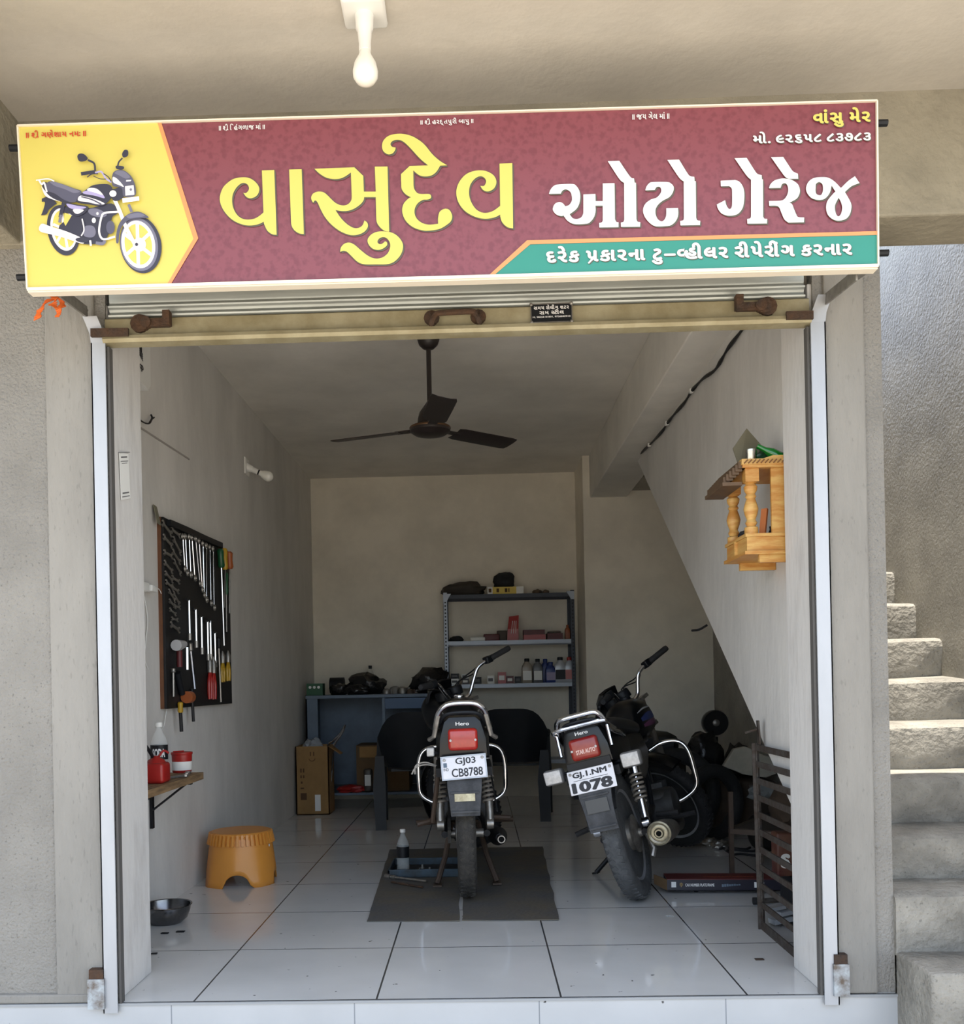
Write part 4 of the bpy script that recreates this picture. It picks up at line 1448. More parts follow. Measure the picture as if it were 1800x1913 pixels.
bc = Vector((-1.382, 1.05, 0))
m = MB()
m.lathe([(r_ * .83, z_ * .84) for r_, z_ in [(.001, .003), (.070, .003), (.078, .006), (.105, .030), (.120, .068), (.124, .094), (.131, .097), (.133, .094), (.126, .090), (.123, .066), (.108, .026), (.078, .0), (.001, .0)]], bc, n=48)
tag(m.build('steel_bowl', mat('dark_steel', (120, 120, 122), .22, 1.0, var=.3, scale=10)), 'dark steel bowl on the floor just behind the left jamb', 'bowl')

# ------------------------------------------------------------------ back of the room
# carton at the left
cb = aY(531, 1521, 4.45)
CB = Vector((-1.44, 4.45, 0))
t = thing('carton', 'tall open cardboard carton with a white sticker by the left wall', 'carton', (-1.31, 4.6, 0))
m = MB()
x0, x1, y0, y1, H = -1.455, -1.19, 4.43, 4.70, .545
for lo, hi in (((x0, y0, 0), (x1, y0 + .008, H)), ((x0, y1 - .008, 0), (x1, y1, H)), ((x0, y0, 0), (x0 + .008, y1, H)), ((x1 - .008, y0, 0), (x1, y1, H)), ((x0, y0, 0), (x1, y1, .008))):
    m.box(lo, hi)
m.build('box', cardm, t, smooth=0)
m = MB()
m.prism([(y0 + .01, 0), (y0 + .17, 0), (y0 + .16, .12), (y0 + .02, .12)], lambda u, v, w_: (x1 + v * .75, u, H - .004 - v * .55 + w_), .005)
m.build('flap', cardm, t, smooth=0)
q = MB()
for u0, v0, u1, v1 in ((.14, .62, .18, .68), (.22, .62, .26, .68), (.14, .54, .18, .58), (.22, .54, .26, .58), (.15, .46, .20, .49), (.14, .38, .24, .40), (.14, .22, .32, .32), (.44, .86, .47, .92), (.54, .86, .57, .92)):
    q.box((x0 + (x1 - x0) * u0, y0 - .0015, H * v0), (x0 + (x1 - x0) * u1, y0, H * v1))
q.tube([(x0 + (x1 - x0) * (.50 + .09 * cos(a_)), y0 - .001, H * (.82 + .035 * sin(a_))) for a_ in [pi + pi * i / 8 for i in range(9)]], .0025, 5)
q.build('print', inkbrown, t, smooth=0)
MB().box((x0 + .15, y0 - .0015, .03), (x0 + .195, y0, .16)).build('sticker', paperm, t, smooth=0)
# chrome guard bars standing in the carton
random.seed(4)
for k, (pts, lab) in enumerate([(((612, 1402), (622, 1384), (634, 1372), (642, 1360), (644, 1354)), 'bent chrome guard bar standing in the carton, the taller one'), (((622, 1404), (626, 1388), (633, 1378), (640, 1366), (642, 1362)), 'bent chrome guard bar in the carton, in front of the taller one')]):
    P3 = [aY(x, y, 4.60 - .05 * k) for x, y in pts]
    P3 = [Vector((min(P3[0].x, x1 - .03), 4.58 - .05 * k, .012))] + P3
    m = MB().tube(curve_pts(P3, 5), .009, 8)
    tag(m.build('guard_bar', chrome), lab, 'metal bar')
m = MB().blob((x0 + .12, 4.56, H - .03), (.09, .09, .09), 5, .3, 2.5)
tag(m.build('plastic_wrap', glass_mat('milky_plastic', (190, 196, 204), .45)), 'crumpled clear plastic wrap bulging out of the carton', 'plastic')

# steel table
TY0, TY1 = 4.72, 5.40
tl, tr_ = aY(561, 1300, TY0), aY(832, 1300, TY0)
TZ = tl.z
TX0, TX1 = -1.42, aY(818, 1300, TY0).x
t = thing('steel_table', 'blue grey steel work table along the back wall', 'table', ((TX0 + TX1) / 2, 5.05, 0))
MB().box((TX0, TY0, TZ - .028), (TX1, TY1, TZ)).build('table_top', bluegrey, t, smooth=0, bevel=.003)
m = MB()
m.box((TX0, TY0 + .01, 0), (TX0 + .085, TY0 + .03, TZ - .028))
m.box((TX0, TY0 + .01, 0), (TX0 + .012, TY1 - .02, TZ - .028))
m.build('side_panel', bluegrey, t, smooth=0)
m = MB()
m.box((TX1 - .02, TY0 + .01, 0), (TX1, TY1 - .02, TZ - .028))
m.build('side_panel', bluegrey, t, smooth=0)
MB().box((TX0 + .012, TY1 - .03, .14), (TX1 - .02, TY1 - .02, TZ - .028)).build('back_panel', bluegrey, t, smooth=0)
MB().box((TX0 + .1, TY0 + .02, .115), (TX1 - .02, TY1 - .03, .135)).build('lower_shelf', bluegrey, t, smooth=0)
for px in (590, 716):
    x = aY(px, 1330, TY0).x
    MB().box((x - .012, TY0 + .012, .0), (x + .012, TY0 + .035, TZ - .028)).build('leg', bluegrey, t, smooth=0)
xa, xb = aY(719, 1310, TY0).x, aY(798, 1310, TY0).x
dr = MB().box((xa, TY0 - .004, TZ - .12), (xb, TY0 + .35, TZ - .034)).build('drawer', mat('drawer_blue', (62, 84, 112), .45, .2), t, smooth=0)


def on_table(px, Y=5.0):
    return aY(px, 1300, Y).x


# things on the table
x = on_table(600, 4.85)
t = thing('green_carton', 'small green printed box at the left end of the table', 'box', (x, 4.85, TZ))
MB().box((x - .115, 4.80, TZ), (x + .02, 4.92, TZ + .10)).build('box', greenpl, t, smooth=0)
q = MB()
for k in range(3):
    q.lathe([(.012, -.0), (.012, -.002)], (x - .085 + k * .036, 4.80, TZ + .068), 'Y', 12)
q.build('print', paperm, t)
x = on_table(611, 4.9)
t = thing('dark_motor', 'black electric motor standing behind the small green box', 'motor', (x + .06, 5.0, TZ))
MB().tube([(x + .0, 5.08, TZ + .08), (x + .12, 5.08, TZ + .08)], .07, 18).build('body', blackpl, t)
MB().box((x + .01, 5.03, TZ), (x + .11, 5.13, TZ + .03)).build('foot', blackpl, t, smooth=0)
for k, (px, Y, rx, ry, rz, lab) in enumerate([(634, 4.86, .07, .06, .055, 'low black polythene bundle right of the motor'), (684, 4.98, .16, .12, .105, 'tall crumpled black polythene bag in the middle of the table'), (668, 4.81, .10, .045, .045, 'flat black plastic part in front of the tall black bag'), (806, 4.95, .15, .12, .13, 'rounded black bag at the right end of the table')]):
    x = on_table(px, Y)
    m = MB().blob((x, Y, TZ + rz * .72), (rx, ry, rz), 20 + k, .45, 2.2, flat=rz * .72)
    tag(m.build('polythene_bag', plasticbag, smooth=60), lab, 'bag')
x = on_table(688, 5.1)
t = thing('clear_bottle', 'clear bottle with dark cap behind the tall black bag', 'bottle', (x, 5.28, TZ))
MB().lathe([(.035, 0), (.037, .14), (.030, .18), (.014, .215), (.014, .225)], (x, 5.28, TZ), n=18).build('body', clearpl, t)
MB().lathe([(.016, .222), (.016, .25)], (x, 5.28, TZ), n=14).build('cap', blackpl, t)
for k, (px, Y, r, c_m, lab) in enumerate([(722, 4.85, .035, dullmetal, 'small round metal part right of the tall black bag'), (738, 4.95, .05, mat('grey_part', (130, 126, 120), .6), 'grey bowl-shaped part in the middle of the table right half'), (752, 4.90, .045, dullmetal, 'dull metal engine cover beside the grey part'), (766, 4.85, .03, brownmetal, 'small brown metal part left of the rounded bag')]):
    x = on_table(px, Y)
    m = MB().lathe([(r, 0), (r * 1.05, r * .5), (r * .8, r * 1.1), (r * .3, r * 1.3), (.001, r * 1.32)], (x, Y, TZ), n=14)
    m.lathe([(r * .3, 0), (r * .3, r * 1.2)], (x + r * 1.1, Y + .01, TZ), n=8)
    tag(m.build('engine_part', c_m), lab, 'engine part')
# things below the table
t = thing('parts_carton', 'open brown carton on the lower table shelf', 'carton', (-.86, 5.0, .136))
MB().box((-1.02, 4.82, .136), (-.58, 5.2, .52)).build('box', carddark, t, smooth=0)
MB().box((-.99, 4.80, .42), (-.61, 4.82, .51)).build('flap', cardm, t, smooth=0)
x = aY(687, 1430, 4.78).x
t = thing('packed_bottle', 'small dark bottle pack with pale print on the lower shelf', 'bottle', (x, 4.78, .136))
MB().rbox((x - .035, 4.75, .136), (x + .035, 4.81, .33), .02).build('pack', mat('pack_dark', (70, 64, 58), .4), t)
MB().box((x - .025, 4.747, .19), (x + .025, 4.752, .28)).build('print', paperm, t, smooth=0)
m = MB().blob((aY(655, 1462, 4.76).x, 4.78, .16), (.12, .05, .035), 3, .4, 2, flat=.024)
tag(m.build('red_pouch', redpl), 'flat red pouch lying on the lower table shelf', 'pouch')

# plastic chairs
def make_chair(label):
    t_ = thing('plastic_chair', label, 'chair', (0, 0, 0), group='black plastic chairs in front of the table')
    bl = blackpl
    # seat (front edge towards +y)
    q = MB()
    secs = []
    for y, w_, z in ((-.20, .19, .425), (-.05, .215, .415), (.10, .225, .42), (.2, .22, .435), (.235, .21, .425)):
        secs.append([(-w_, y, z), (-w_ * .5, y, z - .012), (w_ * .5, y, z - .012), (w_, y, z), (w_, y, z - .02), (-w_, y, z - .02)])
    q.loft(secs)
    q.build('seat', bl, t_, world=False)
    # curved back shell with a rounded top
    q = MB()
    n1, n2 = 17, 9
    for lay_ in (0, 1):
        for i in range(n2):
            f = i / (n2 - 1)
            for j in range(n1):
                g = -1 + 2 * j / (n1 - 1)
                top = .83 - .18 * abs(g) ** 4.5
                z = .43 + (top - .43) * f
                hw = .245 + .04 * f
                x = g * hw
                y = -.20 - .10 * f + .15 * abs(g) ** 3 * (1 - .3 * f) + (.012 if lay_ else 0)
                q.v.append(Vector((x, y, z)))
    for lay_ in (0, 1):
        b0 = lay_ * n1 * n2
        for i in range(n2 - 1):
            for j in range(n1 - 1):
                q.f.append((b0 + i * n1 + j, b0 + i * n1 + j + 1, b0 + (i + 1) * n1 + j + 1, b0 + (i + 1) * n1 + j))
                q.m.append(0)
    rim = [i * n1 for i in range(n2)] + [(n2 - 1) * n1 + j for j in range(1, n1)] + [i * n1 + n1 - 1 for i in range(n2 - 2, -1, -1)] + [j for j in range(n1 - 2, 0, -1)]
    for i in range(len(rim)):
        a_, b_3 = rim[i], rim[(i + 1) % len(rim)]
        q.f.append((a_, b_3, b_3 + n1 * n2, a_ + n1 * n2))
        q.m.append(0)
    q.build('backrest', bl, t_, world=False)
    for sx in (-1, 1):
        q = MB().tube(curve_pts([(sx * .235, -.13, .66), (sx * .265, 0, .645), (sx * .27, .14, .635), (sx * .262, .2, .61)], 4), .022, 8)
        q.build('armrest', bl, t_, world=False)
        for sy, ztop in ((-1, .52), (1, .62)):
            q = MB()
            yb = sy * .22
            xb = sx * .26
            q.loft([[(xb - .045, yb + sy * .03 - .02, 0), (xb + .03, yb + sy * .03 - .02, 0), (xb + .03, yb + sy * .03 + .03, 0), (xb - .045, yb + sy * .03 + .03, 0)],
                    [(xb - .06, yb - .02, .30), (xb + .03, yb - .02, .30), (xb + .03, yb + .035, .30), (xb - .06, yb + .035, .30)],
                    [(xb - .04, yb - .015, ztop), (xb + .02, yb - .015, ztop), (xb + .02, yb + .025, ztop), (xb - .04, yb + .025, ztop)]])
            q.build('leg', bl, t_, world=False, smooth=20)
    return t_


ch = make_chair('black plastic armchair in front of the table, left of the upright motorcycle')
ch.location = (-.445, 3.86, 0)
ch.rotation_euler = (0, 0, radians(4))
dup(ch, (.26, 4.16, 0), (0, 0, radians(-6)), label='black plastic armchair between the two motorcycles')

# ------------------------------------------------------------------ slotted-angle rack
RY0, RY1 = 5.12, 5.43
rx0, rx1 = aY(829, 1200, RY0).x, aY(1074, 1200, RY0).x
lev = [aY(950, y, RY0).z for y in (1109, 1196, 1277)]
t = thing('steel_rack', 'dark slotted-angle steel rack against the back wall', 'rack', ((rx0 + rx1) / 2, 5.25, 0))
for x in (rx0, rx1):
    for y, d in ((RY0, 1), (RY1, -1)):
        s_ = 1 if x == rx0 else -1
        q = MB()
        q.box((min(x, x + s_ * .034), min(y, y + d * .003), 0), (max(x, x + s_ * .034), max(y, y + d * .003), lev[0] + .02))
        q.box((min(x, x + s_ * .003), min(y, y + d * .034), 0), (max(x, x + s_ * .003), max(y, y + d * .034), lev[0] + .02))
        po = q.build('post', rackedge if (x == rx0 and y == RY0) else rackm, t, smooth=0)
        if y == RY0:
            h_ = MB()
            for k in range(52):
                z = .2 + k * .031
                h_.box((x + s_ * .011, y - .0015, z), (x + s_ * .023, y, z + .014))
            h_.build('slots', blackpl, po, smooth=0)
for k, z in enumerate(lev + [.35]):
    q = MB()
    q.box((rx0 + .004, RY0 + .004, z - .003), (rx1 - .004, RY1 - .004, z))
    for y in (RY0 + .003, RY1 - .006):
        q.box((rx0 + .004, y, z - .034), (rx1 - .004, y + .003, z))
    q.build('shelf', rackm if k == 0 else rackedge, t, smooth=0)
for x, s_ in ((rx0, 1), (rx1, -1)):
    q = MB()
    q.prism([(x, lev[0] + .01), (x + s_ * .07, lev[0] + .01), (x + s_ * .05, lev[0] - .02), (x + s_ * .03, lev[0] - .06), (x, lev[0] - .06)], lambda u, v, w_: (u, RY0 - .003 + w_, v), .003)
    q.build('gusset', rackedge, t, smooth=0)


def rx(px, Y=5.2):
    return aY(px, 1200, Y).x


Z1, Z2, Z3 = [z + .0012 for z in lev]
m = MB().blob((rx(868), 5.28, Z1 + .05), (.19, .13, .075), 41, .3, 1.8, flat=.05)
tag(m.build('dark_bundle', mat('dark_cloth', (58, 52, 46), .7, bump=.4, bscale=20), smooth=60), 'long dark wrapped bundle on the left of the rack top', 'bundle')
x0, x1 = rx(912), rx(979)
t = thing('yellow_carton', 'flat yellow and white box on the rack top', 'box', ((x0 + x1) / 2, 5.2, Z1))
MB().box((x0, 5.15, Z1), (x1, 5.32, Z1 + .062)).build('box', mat('carton_yellow', (216, 190, 90), .6), t, smooth=0)
for u0, u1 in ((.0, .14), (.8, 1.0)):
    MB().box((x0 + (x1 - x0) * u0, 5.148, Z1), (x0 + (x1 - x0) * u1, 5.15, Z1 + .062)).build('white_band', paperm, t, smooth=0)
q = MB()
for u0, u1 in ((.03, .11), (.25, .32), (.48, .55), (.58, .61)):
    q.box((x0 + (x1 - x0) * u0, 5.146, Z1 + .015), (x0 + (x1 - x0) * u1, 5.149, Z1 + .048))
q.build('print', inkbrown, t, smooth=0)
m = MB().blob((rx(945), 5.23, Z1 + .062 + .055), (.098, .085, .075), 51, .35, 1.6, flat=.055)
tag(m.build('black_bag', blackrub, smooth=60), 'round black bag sitting on the flat yellow box', 'bag')
m = MB().blob((rx(1005), 5.25, Z1 + .018), (.04, .05, .025), 8, .3, 2, flat=.018)
m.blob((rx(1022), 5.25, Z1 + .015), (.03, .04, .02), 9, .3, 2, flat=.015)
tag(m.build('brown_rag', mat('rag_brown', (96, 80, 64), .9), smooth=60), 'small brown rag on the right of the rack top', 'rag')
# middle shelf
x = rx(958)
t = thing('red_pouch', 'upright red plastic pouch with pale print on the middle rack shelf', 'pouch', (x, 5.22, Z2))
q = MB()
q.loft([[(x - .05, 5.20, Z2), (x + .05, 5.20, Z2), (x + .05, 5.25, Z2), (x - .05, 5.25, Z2)], [(x - .045, 5.195, Z2 + .10), (x + .05, 5.195, Z2 + .10), (x + .05, 5.25, Z2 + .10), (x - .045, 5.25, Z2 + .10)], [(x - .03, 5.215, Z2 + .21), (x + .055, 5.215, Z2 + .22), (x + .055, 5.222, Z2 + .22), (x - .03, 5.222, Z2 + .21)]])
q.build('pouch', redpl, t, smooth=0)
q = MB()
for k in range(3):
    q.bar((x - .015 + .02 * k, 5.192, Z2 + .06), (x + .0 + .015 * k, 5.203, Z2 + .17), .005, .004)
q.build('print', paperm, t, smooth=0)
for k, (px, w_, h_, c_m, lab) in enumerate([(892, .13, .035, paperm, 'flat white and maroon box on the middle rack shelf'), (918, .14, .06, reddark, 'maroon packet leaning behind the flat white box'), (938, .09, .09, brownmetal, 'brown paper packet left of the upright red pouch')]):
    x = rx(px)
    m = MB().rbox((x - w_ / 2, 5.17 + .035 * k, Z2), (x + w_ / 2, 5.20 + .035 * k, Z2 + h_), .008)
    tag(m.build('parts_packet', c_m), lab, 'packet')
x = rx(852)
tag(MB().blob((x, 5.25, Z2 + .02), (.06, .06, .028), 61, .3, 2, flat=.02).build('rubber_part', blackrub), 'low black rubber part at the left end of the middle rack shelf', 'rubber part')
x = rx(998)
tag(MB().box((x - .095, 5.16, Z2), (x + .095, 5.33, Z2 + .045)).build('red_box', redpl, smooth=0), 'lower of two flat red boxes on the middle rack shelf', 'box')
tag(MB().box((x - .095, 5.17, Z2 + .045), (x + .09, 5.33, Z2 + .088)).build('red_box', reddark, smooth=0), 'upper of two flat red boxes on the middle rack shelf', 'box')
x = rx(1038)
tag(MB().box((x - .075, 5.17, Z2), (x + .06, 5.33, Z2 + .055)).build('red_box', reddark, smooth=0), 'flat maroon box under the metal ring on the middle shelf', 'box')
q = MB().tube([(x - .01 + .05 * cos(2 * pi * i / 20), 5.24 + .05 * sin(2 * pi * i / 20), Z2 + .066) for i in range(20)], .011, 8, closed=True)
tag(q.build('metal_ring', dullmetal), 'metal ring lying on the flat maroon box', 'ring')


def oil_bottle(label, capm, bodym, lab_m):
    t_ = thing('oil_bottle', label, 'oil bottle', (0, 0, 0))
    q = MB()
    S = [(.036, .022, 0), (.040, .026, .008), (.040, .026, .12), (.037, .025, .145), (.024, .018, .168), (.015, .015, .178), (.015, .015, .185)]
    secs = []
    for a_, b_4, z in S:
        sec = []
        for i in range(16):
            th = 2 * pi * i / 16
            c_, s_ = cos(th), sin(th)
            k = (abs(c_) ** 4 + abs(s_) ** 4) ** -.25 if z < .15 else 1
            sec.append((a_ * c_ * k * (.95 if z < .15 else 1), b_4 * s_ * k, z))
        secs.append(sec)
    q.loft(secs)
    q.build('body', bodym, t_, world=False)
    MB().lathe([(.017, .183), (.0175, .186), (.0175, .207), (.015, .21)], n=14).build('cap', capm, t_, world=False)
    MB().box((-.030, -.0285, .025), (.030, -.0255, .105)).build('label_patch', lab_m, t_, world=False, smooth=0)
    return t_


ob = [(983, 'clear amber oil bottle with dark cap, leftmost of the bottles on the lower rack shelf', blackpl, mat('oil_grey', (150, 140, 126), .35), paperm, 1.25, 1.02),
      (1003, 'grey oil bottle with dark cap, second from left on the lower rack shelf', blackpl, mat('oil_dark', (96, 98, 102), .35), paperm, 1.15, 1.0),
      (1017, 'dark blue oil bottle half hidden behind its neighbours on the lower rack shelf', bluepl, bluepl, bluepl, 1.1, 1.0),
      (1027, 'short blue oil bottle with a pale label on the lower rack shelf', bluepl, bluepl, mat('violet_label', (150, 140, 170), .5), 1.25, .85),
      (1045, 'large silver oil bottle with black label on the lower rack shelf', blackpl, silverpl, blackpl, 1.4, 1.05),
      (1062, 'white oil bottle with a red cap, rightmost on the lower rack shelf', redpl, silverpl, mat('pale_red', (190, 120, 116), .5), 1.2, 1.04)]
proto = None
for k, (px, lab, cm, bm_, lm, w_, h_) in enumerate(ob):
    Y = 5.27 if 'behind' in lab else 5.19
    x = rx(px, Y)
    if proto is None:
        proto = o = oil_bottle(lab, cm, bm_, lm)
    else:
        o = dup(proto, (0, 0, 0), label=lab)
        for nme, mm_ in (('body', bm_), ('cap', cm), ('label_patch', lm)):
            recolour(o, nme, mm_)
    o.location = (x, Y, Z3)
    o.scale = (w_, 1, h_)
    o['group'] = 'oil bottles on the lower rack shelf'
o = dup(proto, (rx(1058), 5.22, Z2 + .0), scale=(.6, .6, .62), label='small orange bottle at the right end of the middle rack shelf', group='', cat='bottle')
del o['group']
for nme in ('body', 'cap', 'label_patch'):
    recolour(o, nme, copperish)
o.location = (rx(1062), 5.30, Z2)
random.seed(5)
bx = [(848, .07, .05, paperm, 'white parts box at the left end of the lower rack shelf', 0), (848, .07, .045, blackpl, 'dark parts box on the white one at the lower rack shelf left end', .05),
      (868, .06, .05, greyink, 'grey parts box second from the left on the lower rack shelf', 0), (867, .06, .04, paperm, 'pale parts box stacked on the second grey box of the lower shelf', .05),
      (889, .08, .06, blackpl, 'low black box behind the handlebar on the lower rack shelf', 0), (915, .06, .07, paperm, 'white carton behind the black handlebar grip on the lower rack shelf', 0),
      (936, .07, .10, redpl, 'tall red tin left of the oil bottles on the lower rack shelf', 0), (951, .06, .065, reddark, 'short maroon tin right of the tall red tin', 0), (966, .05, .06, blackpl, 'small black tin just left of the oil bottles', 0)]
for px, w_, h_, c_m, lab, dz in bx:
    x = rx(px)
    m = MB().box((x - w_ / 2, 5.17, Z3 + dz), (x + w_ / 2, 5.27, Z3 + dz + h_))
    m.box((x - w_ * .38, 5.1685, Z3 + dz + h_ * .3), (x + w_ * .30, 5.17, Z3 + dz + h_ * .7), 1)
    tag(m.build('parts_box' if 'tin' not in lab else 'tin', [c_m, greyink if c_m is paperm else paperm if c_m is not blackpl else greyink], smooth=0), lab, 'box' if 'tin' not in lab else 'tin')

# ------------------------------------------------------------------ ceiling fan
fc = aY(803, 800, 2.0)
fz = fc.z
t = thing('ceiling_fan', 'dark brown three-bladed ceiling fan hanging at the room centre', 'fan', (fc.x, fc.y, CEIL))
X, Y = fc.x, fc.y
MB().lathe([(.062, CEIL - .002), (.062, CEIL - .02), (.050, CEIL - .055), (.030, CEIL - .075), (.014, CEIL - .08)], (X, Y, 0), n=24).build('canopy', fanm, t)
MB().cyl((X, Y, CEIL - .06), (X, Y, fz + .09), .013, 12).build('down_rod', fanm, t)
m = MB()
m.lathe([(.016, fz + .14), (.030, fz + .12), (.055, fz + .085), (.065, fz + .05), (.068, fz + .02), (.105, fz + .008), (.110, fz - .006), (.108, fz - .018), (.085, fz - .034), (.05, fz - .042), (.001, fz - .044)], (X, Y, 0), n=40)
m.build('motor', fanm, t)
MB().lathe([(.1085, fz + .006), (.1115, fz + .002), (.1115, fz - .003), (.1085, fz - .007)], (X, Y, 0), n=40).build('trim_ring', mat('fan_brass', (92, 66, 44), .4, .5), t)
for k in range(3):
    an = radians(279.7 + 120 * k)
    u = Vector((cos(an), sin(an), 0))
    s_ = Vector((-sin(an), cos(an), 0))
    ti = radians(-11)
    sv = s_ * cos(ti) + Vector((0, 0, sin(ti)))
    c0 = Vector((X, Y, fz - .004))
    q = MB()
    secs = []
    for r_, w_ in ((.165, .055), (.20, .064), (.40, .066), (.545, .066), (.575, .060)):
        p = c0 + u * r_
        nn = u.cross(sv)
        secs.append([p - sv * w_ - nn * .002, p - sv * w_ * .5 - nn * .006, p + sv * w_ * .5 - nn * .006, p + sv * w_ - nn * .002, p + sv * w_ + nn * .002, p + sv * w_ * .5 - nn * .003, p - sv * w_ * .5 - nn * .003, p - sv * w_ + nn * .002])
    q.loft(secs)
    bl_ = q.build('blade', fanm, t, smooth=30)
    q = MB().bar(c0 + u * .09, c0 + u * .20, .05, .006, up=(0, 0, 1))
    q.build('blade_iron', fanm, bl_, smooth=0)


# ------------------------------------------------------------------ motorcycles
def wheel(mb_tyre, mb_rim, mb_hub, c, R, W, xf, alloy=True, hubr=.075):
    """wheel in the y-z plane about point c; xf maps local points"""
    c = Vector(c)
    prof = []
    for i in range(15):
        a = -pi * .82 + 2 * pi * .82 * i / 14
        prof.append((R - W * .52 + W * .52 * cos(a), W * .5 * sin(a)))
    prof[7] = (prof[7][0] - .004, prof[7][1])
    t = MB()
    t.lathe(prof, c, 'X', 64)
    # tread blocks
    for k in range(56):
        a = 2 * pi * k / 56
        for sx, da in ((-1, 0), (1, .056)):
            u = Vector((0, cos(a + da), sin(a + da)))
            tg = Vector((0, -sin(a + da), cos(a + da)))
            p0 = c + u * (R - .004) + Vector((sx * W * .09, 0, 0))
            p1 = c + u * (R - W * .10) + Vector((sx * W * .34, 0, 0)) + tg * .012
            t.bar(p0, p1, .016, .007, up=u)
    mb_tyre.add([xf(p) for p in t.v], t.f)
    r = MB()
    r0 = R - W * .98
    r.lathe([(r0 + .006, -W * .34), (r0 - .006, -W * .30), (r0 - .016, -W * .16), (r0 - .016, W * .16), (r0 - .006, W * .30), (r0 + .006, W * .34), (r0 + .002, W * .1), (r0 + .002, -W * .1)], c, 'X', 56, closed=True)
    for k in range(5 if alloy else 18):
        a = 2 * pi * k / (5 if alloy else 18) + .3
        u = Vector((0, cos(a), sin(a)))
        if alloy:
            tg = Vector((0, -sin(a), cos(a)))
            q = []
            for rr, w_, th in ((hubr * .8, .036, .020), (r0 * .55, .027, .015), (r0 - .008, .034, .018)):
                p = c + u * rr
                q.append([p - tg * w_ - Vector((th, 0, 0)), p + tg * w_ - Vector((th, 0, 0)), p + tg * w_ + Vector((th, 0, 0)), p - tg * w_ + Vector((th, 0, 0))])
            r.loft(q)
        else:
            r.tube([c + u * hubr * .8 + Vector((.03 * (-1) ** k, 0, 0)), c + u * r0], .0022, 6)
    mb_rim.add([xf(p) for p in r.v], r.f)
    h = MB()
    h.lathe([(.018, -.085), (.018, -.05), (hubr, -.045), (hubr * 1.02, .0), (hubr, .045), (.02, .05), (.02, .085)], c, 'X', 28)
    mb_hub.add([xf(p) for p in h.v], h.f)


def superel(cx, y, cz, a, b, n=20, p=3.0, top=1.0):
    out = []
    for i in range(n):
        t = 2 * pi * i / n
        c, s = cos(t), sin(t)
        k = (abs(c) ** p + abs(s) ** p) ** (-1 / p)
        zz = b * s * k
        xx = a * c * k
        if top != 1.0:
            f = (zz / b + 1) / 2
            xx *= 1 + (top - 1) * f
        out.append((cx + xx, y, cz + zz))
    return out


def coil(p, q, R, turns, r, n=10):
    p, q = Vector(p), Vector(q)
    d = (q - p).normalized()
    s = d.orthogonal().normalized()
    b = d.cross(s)
    N = int(turns * n)
    return [p + (q - p) * (i / N) + (s * cos(2 * pi * i / n) + b * sin(2 * pi * i / n)) * R for i in range(N + 1)]


